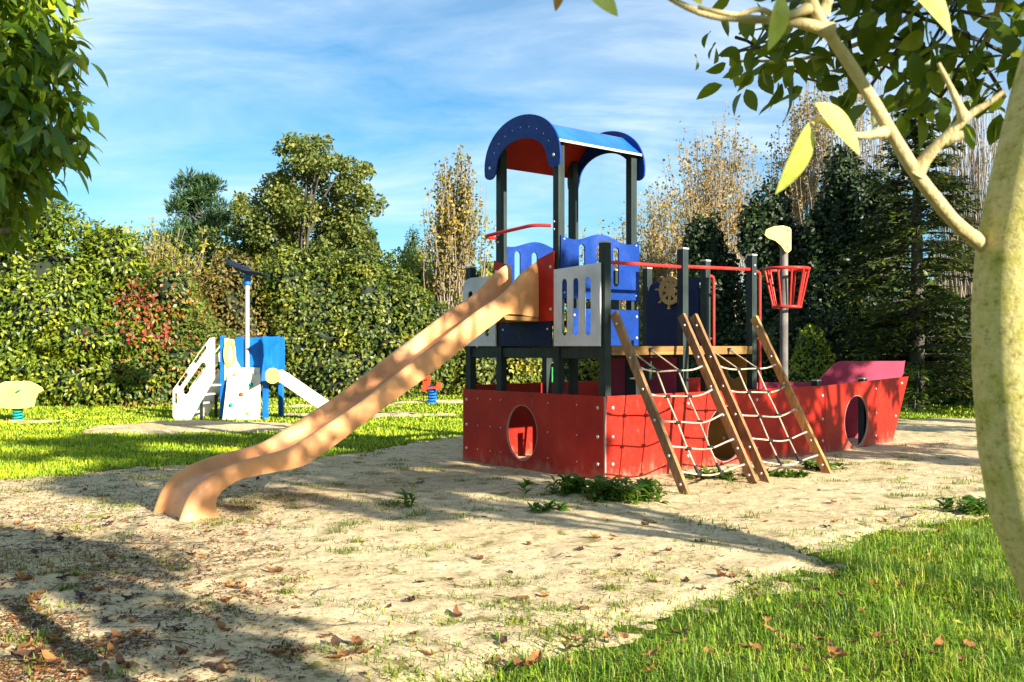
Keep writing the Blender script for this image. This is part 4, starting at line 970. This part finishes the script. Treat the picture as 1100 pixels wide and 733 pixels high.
hedge('distant_conifer', 'small blue-green conifer tip beyond the lime tree', 'tree', [(443, 52, 3.4, .9, .9, 3.0), (443, 52, 6.0, .45, .45, 1.5)], 3000, PINE, .22, .06)
hedge('green_tree', 'rounded green tree peeping over the slotted grey board', 'tree', [(512, 40, 2.6, 1.4, 1.3, 1.5), (528, 40, 3.6, .8, .8, 1.0)], 5000, LIME, .17, .1)
# columnar poplars: fans of straight bare shoots with a few last leaves on top
def poplar(label, px0, d, shoots, n, matleaf, nleaf, wood_, top_of, wid, base_w=.5, r0=.03, leafz=(.55, 1.0), stump=None, lsz=.12):
    bx = P(px0, HY, d); t = thing('poplar_tree', label, 'tree', (float(bx[0]), float(bx[1]), 0)); b = MB(); Pp = []
    for k in range(n):
        tx = RNG.normal(0, wid); f = RNG.uniform(.55, 1) ** .6; zt = top_of(tx) * f
        a = np.array([tx * .25 + RNG.normal(0, base_w * .5), RNG.normal(0, base_w * .5), RNG.uniform(0, 1.5)])
        e = np.array([tx, RNG.normal(0, wid * .7), zt]); k_ = 8; tt = np.linspace(0, 1, k_)[:, None]
        pth = a + (e - a) * np.concatenate([tt ** .75, tt ** .75, tt], 1); pth[1:-1] += RNG.normal(0, .05, (k_ - 2, 3))
        b.tube(pth, list(np.linspace(r0 * RNG.uniform(.4, 1.1), .007, k_)), 4, cap=False)
        m_ = max(1, nleaf // n); hubs = leafz[0] + (leafz[1] - leafz[0]) * RNG.uniform(0, 1, max(2, m_ // 7)) ** .8
        for _ in range(m_):
            q = np.clip(hubs[RNG.integers(0, len(hubs))] + RNG.normal(0, .012), 0, .999) * (k_ - 1); j = min(int(q), k_ - 2); Pp.append(pth[j] + (pth[j + 1] - pth[j]) * (q - j) + RNG.normal(0, .10, 3))
    b.build('shoots', wood_, t); s = MB()
    for (sx, sz, sr) in (stump or [(0, 2.5, .25)]): s.tube([(sx * .3, 0, -.1), (sx * .7, 0, sz * .5), (sx, 0, sz)], [sr * 1.2, sr, sr * .85], 9)
    s.build('trunk', BARK_T, t, smooth=80)
    p = np.array(Pp); n2 = len(p); V, Fc = leaves(p, rdir(n2), rdir(n2) + [0, -.5, .3], RNG.uniform(.7, 1.3, n2) * lsz, RNG.uniform(.5, .85, n2) * lsz); np_obj('crown', V, Fc, matleaf, t); return t
zz = lambda py, d: EYE + (HY - py) / F * d
poplar('lone pale poplar with thinning yellow leaves left of the tower', 489, 34, None, 130, POPLEAF, 7000, BARK_P, lambda x: zz(150, 34) - 1.5 * abs(x - .15) ** 1.2 - (1.0 if abs(x + .05) < .12 else 0), .48, .8, .035, (.45, 1.0), [(-.05, 4.2, .16), (.15, 4.0, .13)], .13)
poplar('grey-brown poplar of bare shoots with dry leaves right of the tower', 770, 36, None, 150, DRYLEAF, 6500, BARK_P, lambda x: zz(118, 36) - .55 * abs(x) ** 1.3 - .6 * math.sin(x * 5) ** 2, .95, 1.0, .035, (.5, 1.0), [(-.4, 3.5, .2), (.5, 3.0, .2)], .12)
poplar('tall thin poplar with sparse leaves behind the mast', 868, 38, None, 110, DRYLEAF, 5000, BARK_P, lambda x: zz(62, 38) - 1.2 * abs(x - .5), .85, 1.0, .035, (.62, 1.0), None, .13)
poplar('bare grey poplar between the fir and the mast', 925, 36, None, 120, DRYLEAF, 2200, BARK_P, lambda x: zz(60, 36) - .6 * abs(x), 1.0, 1.1, .035, (.7, 1.0), None, .12)
poplar('bare pinkish poplar between the fir and the near tree trunk', 1045, 34, None, 150, DRYLEAF, 500, BARK_P, lambda x: zz(60, 34) - .5 * abs(x), .8, 1.1, .04, (.75, 1.0), None, .12)
poplar('bare poplar at the far right behind the near trunk', 1130, 35, None, 90, DRYLEAF, 500, BARK_P, lambda x: zz(70, 35) - .5 * abs(x), .9, 1.1, .04, (.75, 1.0), None, .12)
# golden willow-like bush right of the tower
shrub_twiggy('golden_bush', 'golden-leaved bush right of the tower roof', 'shrub', P(722, HY, 33)[:2],
    [P(q[0], q[1], 33) for q in [(690, 240), (700, 225), (712, 215), (725, 208), (738, 212), (750, 225), (695, 265), (715, 250), (735, 245), (755, 255), (765, 275), (690, 295), (715, 290), (740, 290), (700, 320), (725, 325), (750, 320)]], 260, GOLD, 9500, .12, BARK_P, .5, .35, .022, (.45, 1.0))
shrub_twiggy('golden_bush', 'low golden bush seen behind the left wavy board', 'shrub', P(650, HY, 36)[:2],
    [P(q[0], q[1], 36) for q in [(630, 262), (650, 255), (665, 250), (640, 290), (660, 290), (625, 300)]], 110, GOLD, 3000, .13, BARK_P, .5, .35, .022, (.4, 1.0))
# dark ivy-clad trees behind the deck and the mast
def darkcol(label, blobs, n, mat=None, name='ivy_clad_tree'): return hedge(name, label, 'tree', blobs, n, mat or DARKG, .16, .10)
darkcol('narrow dark ivy-clad tree behind the helm board', [(757, 30, 2.4, .75, .8, 2.6), (752, 30, 3.6, .55, .6, 1.5), (775, 30, 1.8, .7, .7, 2.3)], 5000)
darkcol('dark ivy-clad tree behind the lookout basket', [(832, 29, 2.2, 1.0, 1.0, 2.6), (826, 29, 4.2, .7, .8, 1.9), (845, 28.5, 1.2, 1.3, 1.0, 1.9), (848, 28.8, 3.2, .6, .7, 1.6)], 9000)
darkcol('broad dark ivy-clad tree right of the mast', [(893, 28, 2.4, 1.2, 1.0, 2.8), (908, 28, 4.6, .8, .9, 2.1), (880, 27.6, 1.3, 1.2, 1.0, 1.9), (930, 27.5, 3.0, 1.0, .9, 2.4), (885, 28, 4.0, .6, .7, 1.3), (945, 27, 4.6, .7, .8, 1.6)], 13000)
hedge('evergreen_thicket', 'deep green thicket along the back behind the bow', 'hedge', [(860, 27, .9, 1.6, 1.0, 1.3), (925, 26.5, 1.1, 1.6, 1.0, 1.5), (985, 26, 1.1, 1.7, 1.0, 1.5), (1050, 26, 1.2, 1.8, 1.0, 1.6), (1120, 26, 1.3, 1.9, 1.1, 1.9), (1220, 26, 1.3, 2.2, 1.3, 2.2), (790, 29, .8, 1.5, 1.0, 1.2)], 16000, leafmat('thicket_leaves', [(.012, .025, .006), (.025, .05, .009), (.05, .08, .014), (.12, .15, .02)], .2, .45), .15, .09)
hedge('sapling_bush', 'small bright green bush behind the bow board', 'shrub', [(872, 24.5, .9, .45, .4, 1.0), (866, 24.5, .6, .5, .4, .8)], 1500, LIME, .10, .06)
# fir with drooping sprays
def fir(px, d, h, w, label):
    bx = P(px, HY, d); t = thing('fir_tree', label, 'tree', (float(bx[0]), float(bx[1]), 0)); MB().tube([(0, 0, -.1), (0, 0, h * .5), (0, 0, h)], [.2, .13, .02], 10).build('trunk', BARK_D, t, smooth=80)
    br = MB(); Pp, Ax = [], []
    for z in np.arange(.05, .985, .026):
        L = w * (1 - z) ** .8 + .12
        for k in range(7):
            a = RNG.uniform(0, 6.28); l = L * RNG.uniform(.65, 1.12); o = np.array([math.cos(a), math.sin(a), 0]); sd = np.array([-o[1], o[0], 0])
            tt = np.linspace(0, 1, 7)[:, None]; pth = np.array([0, 0, z * h]) + o * l * tt + np.array([0, 0, 1.0]) * (l * (.22 * tt - .32 * tt ** 2.0)); br.tube(pth, list(np.linspace(.028, .006, 7)), 4, cap=False)
            m = int(20 + 50 * l); f = RNG.uniform(.15, 1, m); q = f * 6; j = np.minimum(q.astype(int), 5); p = pth[j] + (pth[j + 1] - pth[j]) * (q - j)[:, None]
            sg = RNG.choice([-1, 1], m)[:, None]; s_ = RNG.uniform(0, .32, m)[:, None] * (1.1 - f[:, None]) * l
            Pp.append(p + sd * sg * s_ + o * s_ * .5 + RNG.normal(0, .03, (m, 3)) + np.array([0, 0, -.15]) * s_); Ax.append(o * .7 + sd * sg * .7 + RNG.normal(0, .25, (m, 3)) + [0, 0, -.15])
    br.build('limbs', BARK_D, t, smooth=80); p = np.concatenate(Pp); ax = np.concatenate(Ax); n = len(p)
    V, Fc = leaves(p, ax, rdir(n) * .35 + [0, 0, 1], RNG.uniform(.12, .24, n), RNG.uniform(.05, .09, n)); np_obj('crown', V, Fc, FIR, t); return t
fir(985, 24, zz(78, 24), 2.5, 'tall dark fir with drooping boughs, sunlit tips painted into its needles, behind the bow')
# far backdrop wood closing the horizon
pts, ax = [], []
n = 26000; px = RNG.uniform(-900, 2000, n); d = RNG.uniform(56, 66, n); top = 4.2 + 1.6 * np.sin(px * .02) + 1.2 * np.sin(px * .057 + 1)
p = np.stack([(px - CX) / F * d, d, RNG.uniform(0, 1, n) * top], 1)
V, Fc = leaves(p, rdir(n), rdir(n) + [0, -.6, .3], .6, .45)
tag(np_obj('distant_wood', V, Fc, OLIVE), 'distant green wood closing the view behind the hedges', 'wood', kind='stuff')

def spotted_leaf():
    m, nt, b, out = mat_base('pale_yellow_leaf')
    v = coords(nt); n1 = noise(nt, v, 28, 5, .7); n2 = noise(nt, v, 9, 3)
    r1 = ramp(nt, n1.outputs['Fac'], [(.30, (.24, .11, .03)), (.38, (.60, .55, .12)), (.7, (.70, .66, .18))])
    r2 = ramp(nt, n2.outputs['Fac'], [(.35, (.80, .95, .6)), (.6, (1, 1, 1))])
    c = mixc(nt, 1.0, r1.outputs['Color'], r2.outputs['Color'], 'MULTIPLY'); nt.links.new(c, b.inputs['Base Color']); b.inputs['Roughness'].default_value = .5
    t = N(nt, 'ShaderNodeBsdfTranslucent'); nt.links.new(c, t.inputs['Color']); mx = N(nt, 'ShaderNodeMixShader'); mx.inputs[0].default_value = .35
    nt.links.new(b.outputs[0], mx.inputs[1]); nt.links.new(t.outputs[0], mx.inputs[2]); nt.links.new(mx.outputs[0], out.inputs['Surface']); return m
def near_bark():
    m, nt, b, _ = mat_base('yellow_green_near_bark')
    v = coords(nt); n1 = noise(nt, v, 16, 6, .65); n2 = noise(nt, v, 75, 6, .72); n3 = noise(nt, coords(nt, 'Object', (1, 1, 5)), 22, 5, .65)
    r1 = ramp(nt, n1.outputs['Fac'], [(.30, (.26, .29, .05)), (.40, (.48, .41, .10)), (.55, (.60, .50, .19)), (.66, (.52, .38, .13)), (.72, (.36, .22, .08)), (.80, (.62, .58, .42))])
    r2 = ramp(nt, n2.outputs['Fac'], [(.32, (.45, .43, .32)), (.45, (1, 1, 1)), (.70, (1.2, 1.2, 1.2))])
    r3 = ramp(nt, n3.outputs['Fac'], [(.30, (.78, .74, .62)), (.45, (1, 1, 1))])
    c = mixc(nt, 1.0, mixc(nt, 1.0, r1.outputs['Color'], r2.outputs['Color'], 'MULTIPLY'), r3.outputs['Color'], 'MULTIPLY')
    nt.links.new(c, b.inputs['Base Color']); b.inputs['Roughness'].default_value = .8; b.inputs['Specular IOR Level'].default_value = .2
    bump(nt, b, n2.outputs['Fac'], .8, .008); return m
# ============================================================ the near tree at the right edge
BARKN = near_bark(); BARKL = bark('tan_limb_bark', (.34, .23, .08), (.62, .47, .21), 40)
nt_ = thing('near_tree', 'close smooth yellow-green tree trunk at the right edge with a forking limb and last leaves', 'tree', (1.02, 1.72, 0))
base = np.array([1.02, 1.72, 0])
def edge_path(pts, d, half):  # pts: left-edge pixels down the trunk
    return [P(x + half(y), y, d) - base for x, y in pts]
D0 = 1.72
half = lambda y: 44
tp = [np.array([.16, .0, -.05]), np.array([.08, 0, .25])] + edge_path([(1128, 720), (1092, 612), (1065, 545), (1054, 480), (1048, 400), (1047, 330), (1052, 265), (1068, 190), (1090, 100), (1110, 20), (1135, -120), (1180, -330), (1190, -560)], D0, half)
tr = [.13, .09] + [44 / F * D0] * 9 + [.066, .06, .05, .04]
MB().tube(tp, tr, 24).build('trunk', BARKN, nt_, smooth=80)
def limb(pts, r, name='limb', n=10, k=3):
    q = np.array([P(*p) - base for p in pts]); q = resample(q, len(q) * k) if len(q) > 2 else q
    rr_ = np.linspace(r[0], r[1], len(q)) * (1 + .9 * np.exp(-np.arange(len(q)) / 2.2)) * (1 + .06 * np.sin(np.arange(len(q)) * 2.3))
    return MB().tube(q, list(rr_), n).build(name, BARKL, nt_, smooth=80)
LIMB = [(1100, 300, 1.75), (1075, 281, 1.735), (1060, 268, 1.72), (1044, 254, 1.695), (1025, 238, 1.65), (985, 188, 1.58), (950, 130, 1.55), (915, 72, 1.52), (885, 28, 1.50), (866, -12, 1.48), (840, -80, 1.46), (820, -170, 1.5)]
limb(LIMB, (.0140, .0074))
limb([(983, 186, 1.58), (1005, 158, 1.56), (1040, 125, 1.54), (1060, 112, 1.53), (1079, 98, 1.52)], (.0085, .0035)); limb([(1036, 128, 1.54), (1024, 100, 1.53), (1008, 68, 1.52)], (.006, .003)); limb([(1015, 150, 1.56), (1035, 145, 1.55)], (.006, .004))
limb([(893, 34, 1.50), (865, 26, 1.49), (830, 22, 1.48), (795, 20, 1.47), (760, 16, 1.46), (720, -2, 1.45), (690, -30, 1.45)], (.0075, .004)); limb([(870, 8, 1.49), (840, 18, 1.46), (815, 10, 1.44), (790, 16, 1.43), (750, 8, 1.42)], (.005, .003)); limb([(884, 14, 1.5), (893, -10, 1.49), (905, -60, 1.49)], (.0065, .005))
limb([(950, 142, 1.55), (925, 146, 1.52), (900, 140, 1.49), (878, 128, 1.47)], (.0055, .003)); limb([(878, 128, 1.47), (872, 134, 1.46)], (.003, .002))
limb([(1190, -110, 1.74), (1090, -130, 2.1), (1000, -120, 2.5), (900, -110, 2.8)], (.03, .012)); limb([(1190, -150, 1.74), (1260, -160, 2.0), (1300, -170, 2.6), (1270, -180, 3.2)], (.03, .012)); limb([(1000, -120, 2.5), (1010, -30, 2.8), (960, 30, 3.1), (870, 62, 3.3), (790, 66, 3.4)], (.012, .004)); limb([(1090, -130, 2.1), (1080, -20, 2.6), (1050, 60, 3.0), (1005, 95, 3.2)], (.012, .004))
# last big pale leaves close to the lens
PALE = spotted_leaf()
def big_leaf(a, b_, width_px, d, mat, tilt=(0, -1, .2)):
    a3, b3 = P(*a, d), P(*b_, d + .02); L = np.linalg.norm(b3 - a3)
    V, Fc = leaves(np.array([a3 - base]), np.array([b3 - a3]), np.array([tilt], float), L, width_px / F * d, 10, .12); o = np_obj('leaf', V, Fc, mat, nt_, True)
    return o
big_leaf((869, 132), (846, 214), 34, 1.46, PALE, (.8, -1, .5)); big_leaf((876, 112), (930, 163), 42, 1.46, PALE, (.7, -1, .5)); big_leaf((838, -6), (832, 56), 32, 1.44, PALE, (.7, -1, .4)); big_leaf((965, -25), (1036, 30), 60, 1.40, PALE, (.6, -1, .5)); big_leaf((622, -22), (668, 15), 30, 1.42, PALE, (0, -1, .5)); big_leaf((602, -25), (599, 14), 14, 1.40, leafmat('brown_hanging_leaf', [(.40, .18, .05), (.45, .22, .06)], .3, .5), (.4, -1, 0)); big_leaf((735, -30), (755, 5), 22, 1.43, leafmat('olive_hanging_leaf', [(.20, .2, .02), (.25, .24, .03)], .3, .5))
NEARG = leafmat('near_green_leaves', [(.035, .075, .01), (.06, .12, .012), (.11, .17, .015), (.28, .29, .02)], .5, .4, (.38, .44, .01))
cs, rr = [], []
for q in [(775, 60, 3.3, .12), (800, 70, 3.3, .13), (790, 40, 3.2, .12), (820, 50, 3.2, .14), (850, 45, 3.2, .16), (845, 75, 3.3, .13), (880, 60, 3.1, .18), (905, 30, 3.0, .2), (890, 95, 3.1, .10), (930, 60, 3.0, .2), (930, 100, 3.0, .14), (960, 40, 2.9, .2), (970, 80, 3.0, .2), (990, 20, 2.8, .2), (1000, 60, 2.9, .22), (1010, 105, 3.0, .16), (1040, 40, 2.8, .22), (1045, 85, 2.9, .2), (1070, 20, 2.7, .2), (1085, 60, 2.8, .2), (1080, 105, 2.9, .14), (870, 10, 3.0, .2), (920, -10, 2.9, .25), (980, -20, 2.8, .3), (1040, -20, 2.7, .3), (1090, -10, 2.7, .3), (830, 0, 3.1, .18), (965, 115, 3.0, .08),
          (900, -90, 2.8, .4), (1000, -110, 2.6, .4), (1100, -120, 2.6, .45), (1200, -100, 2.8, .5), (1150, -40, 2.9, .35), (1000, -220, 2.6, .35), (1150, -250, 2.4, .4)]:
    cs.append(P(*q[:3]) - base); rr.append(q[3])
p, dd = clump_pts(np.array(cs), np.array(rr), 820); n = len(p)
V, Fc = leaves(p, unit(rdir(n) * .8 + [-.3, 0, -.55]), unit(rdir(n) * .8 + [0, -.4, .7]), RNG.uniform(.06, .105, n), RNG.uniform(.035, .055, n), 5, .25); np_obj('crown', V, Fc, NEARG, nt_, True)
b = MB(); 
for i in range(0, len(cs) - 1): b.tube(branch_path(cs[i], cs[(i + 3) % len(cs)], .02, 6, .1), list(np.linspace(.006, .003, 6)), 5, cap=False)
b.build('twigs', BARK_D, nt_)

# ============================================================ overhanging tree at the upper left
OVER = leafmat('overhanging_leaves', [(.05, .11, .010), (.09, .17, .012), (.16, .25, .015), (.28, .33, .02)], .32, .36, (.30, .42, .01))
cs, rr = [], []
for q in [(-20, 20, .3), (30, 15, .22), (70, 10, .13), (20, 60, .28), (60, 60, .2), (85, 70, .10), (-20, 100, .35), (35, 110, .25), (75, 110, .13), (95, 125, .07), (90, 155, .08), (60, 150, .18), (20, 150, .28), (40, 180, .15), (70, 168, .12), (92, 158, .05), (-10, 200, .25), (15, 210, .15), (30, 195, .12), (0, 235, .18), (15, 240, .1), (20, 255, .07), (-25, 265, .12), (-80, 60, .4), (-120, 140, .45), (-90, 210, .4), (-70, -60, .5), (20, -50, .35), (-180, 30, .5), (-200, 160, .5)]:
    cs.append(P(q[0] - 10, q[1] - 8, 4.3 + RNG.normal(0, .12))); rr.append(q[2] * .92)
tl = tree('overhanging_tree', 'overhanging tree with long drooping green leaves at the upper left corner', (-5.2, 4.6), 3.4, .07, cs, np.array(rr), 4700, OVER, .105, .036, BARK_T, None, None, 24, 5, .75, .1)
# ============================================================ trees beyond the right of the view that shade the play area
S_ = np.array([.695, -.72]); W_ = np.array([.72, .695])
def shade_tree(w, c, z0, z1, rw, n, k, label, trunk=None, L=.21, mat=None, rc=None):
    xy = W_ * w + S_ * c; cs = []
    for i in range(k):
        d = rdir(1)[0] * RNG.uniform(.3, 1) ** .5; cs.append(np.append(xy + W_ * d[0] * rw + S_ * d[1] * (rc or rw), (z0 + z1) / 2 + d[2] * (z1 - z0) / 2))
    tree('shade_tree', label, xy, z0 + (z1 - z0) * .6, .16, cs, RNG.uniform(.22, .48, k), n, mat or LIME, L, L * .6, BARK_T, trunk, None, 18)
xy = W_ * 6.6 + S_ * 5
tk = [np.append(W_ * (w - 6.6), z) for w, z in ((5.75 , -.1), (6.05, 2.4), (6.3, 3.4), (7.2, 4.3), (7.4, 5.6))]
SUN_AZ, SUN_EL = 136.0, 22.0
tk = [tuple(np.append(W_ * (w - 6.5), z)) for w, z in ((5.75, -.1), (6.05, 2.4), (6.3, 3.4), (7.1, 4.3), (7.3, 5.6))]
shade_tree(6.5, 5.0, 5.0, 8.6, 2.7, 7000, 64, 'open-crowned tree with a leaning trunk right of the view shading the slide', tk)
shade_tree(2.4, 3.5, 3.1, 5.2, .32, 800, 16, 'small bushy tree behind the viewer shading the near left sand', L=.19)
shade_tree(1.1, 4.6, 4.5, 6.6, .7, 900, 18, 'slim tree with a high crown behind the viewer', L=.19)
shade_tree(13.2, 3.0, 3.3, 7.0, 2.6, 3800, 36, 'tree right of the view shading the bow of the boat')
shade_tree(18.5, 3.0, 2.5, 8.5, 2.8, 5200, 40, 'taller tree right of the view shading the back corner')
shade_tree(23.5, 4.0, 2.0, 11.5, 3.0, 8200, 50, 'very tall tree right of the view shading the evergreens')
# ---------------------------------------------------------------- camera
cam = bpy.data.cameras.new('camera'); co = bpy.data.objects.new('camera', cam); COL.objects.link(co)
co.location = (0, 0, EYE); co.rotation_euler = (R(90), 0, 0); cam.sensor_width = 36; cam.lens = 36 * F / 1100; cam.shift_y = 5.5 / 1100
cam.clip_start = .05; cam.clip_end = 2000; cam.dof.use_dof = True; cam.dof.focus_distance = 10.5; cam.dof.aperture_fstop = 9.0
SC.camera = co
# ---------------------------------------------------------------- sun and sky
az, el = R(SUN_AZ), R(SUN_EL)
sd_ = Vector((math.sin(az) * math.cos(el), math.cos(az) * math.cos(el), math.sin(el)))
L_ = bpy.data.lights.new('sun', 'SUN'); L_.energy = 5.0; L_.angle = R(.53); L_.color = (1, .945, .84)
lo = bpy.data.objects.new('sun', L_); COL.objects.link(lo); lo.rotation_euler = sd_.to_track_quat('Z', 'Y').to_euler(); lo.location = (8, -8, 10)
w = bpy.data.worlds.new('World'); SC.world = w; w.use_nodes = True; nt = w.node_tree; bg = nt.nodes['Background']
sk = N(nt, 'ShaderNodeTexSky'); sk.sky_type = 'NISHITA'; sk.sun_disc = False; sk.sun_elevation = el; sk.sun_rotation = az; sk.altitude = 50; sk.air_density = 1.0; sk.dust_density = .6; sk.ozone_density = 1.6
tc = N(nt, 'ShaderNodeTexCoord'); sep = N(nt, 'ShaderNodeSeparateXYZ'); nt.links.new(tc.outputs['Generated'], sep.inputs[0])
mz = N(nt, 'ShaderNodeMath', operation='ADD'); mz.inputs[1].default_value = .18; nt.links.new(sep.outputs['Z'], mz.inputs[0])
dx = N(nt, 'ShaderNodeMath', operation='DIVIDE'); nt.links.new(sep.outputs['X'], dx.inputs[0]); nt.links.new(mz.outputs[0], dx.inputs[1])
dy = N(nt, 'ShaderNodeMath', operation='DIVIDE'); nt.links.new(sep.outputs['Y'], dy.inputs[0]); nt.links.new(mz.outputs[0], dy.inputs[1])
cb_ = N(nt, 'ShaderNodeCombineXYZ'); nt.links.new(dx.outputs[0], cb_.inputs[0]); nt.links.new(dy.outputs[0], cb_.inputs[1])
mp = N(nt, 'ShaderNodeMapping'); mp.inputs['Rotation'].default_value = (0, 0, R(28)); mp.inputs['Scale'].default_value = (.6, 1.1, 1); mp.inputs['Location'].default_value = (.3, .9, 0); nt.links.new(cb_.outputs[0], mp.inputs['Vector'])
n1 = noise(nt, mp.outputs['Vector'], 1.7, 12, .60); n1.inputs['Distortion'].default_value = .5
n2 = noise(nt, mp.outputs['Vector'], .5, 3, .5)
ad = N(nt, 'ShaderNodeMath', operation='ADD'); nt.links.new(n1.outputs['Fac'], ad.inputs[0]); nt.links.new(n2.outputs['Fac'], ad.inputs[1])
hv = N(nt, 'ShaderNodeMath', operation='MULTIPLY'); hv.inputs[1].default_value = .5; nt.links.new(ad.outputs[0], hv.inputs[0])
cr = ramp(nt, hv.outputs[0], [(.40, (0, 0, 0)), (.49, (.25,) * 3), (.60, (.85,) * 3)]); 
hf = N(nt, 'ShaderNodeMapRange'); hf.inputs[1].default_value = .02; hf.inputs[2].default_value = .16; nt.links.new(sep.outputs['Z'], hf.inputs[0])
cf = N(nt, 'ShaderNodeMath', operation='MULTIPLY'); nt.links.new(cr.outputs['Color'], cf.inputs[0]); nt.links.new(hf.outputs[0], cf.inputs[1])
SKYC = mixc(nt, 1.0, sk.outputs['Color'], (.58, 1.12, 1.38), 'MULTIPLY')
c = mixc(nt, cf.outputs[0], SKYC, (9.0, 10.2, 11.4))
nt.links.new(c, bg.inputs['Color']); bg.inputs['Strength'].default_value = .043
vs = SC.view_settings; vs.view_transform = 'Standard'; vs.look = 'None'; vs.exposure = 1.58; vs.gamma = 1; vs.use_curve_mapping = False
cy = SC.cycles; cy.max_bounces = 6; cy.diffuse_bounces = 3; cy.glossy_bounces = 3; cy.transmission_bounces = 3; cy.transparent_max_bounces = 4; cy.use_denoising = True
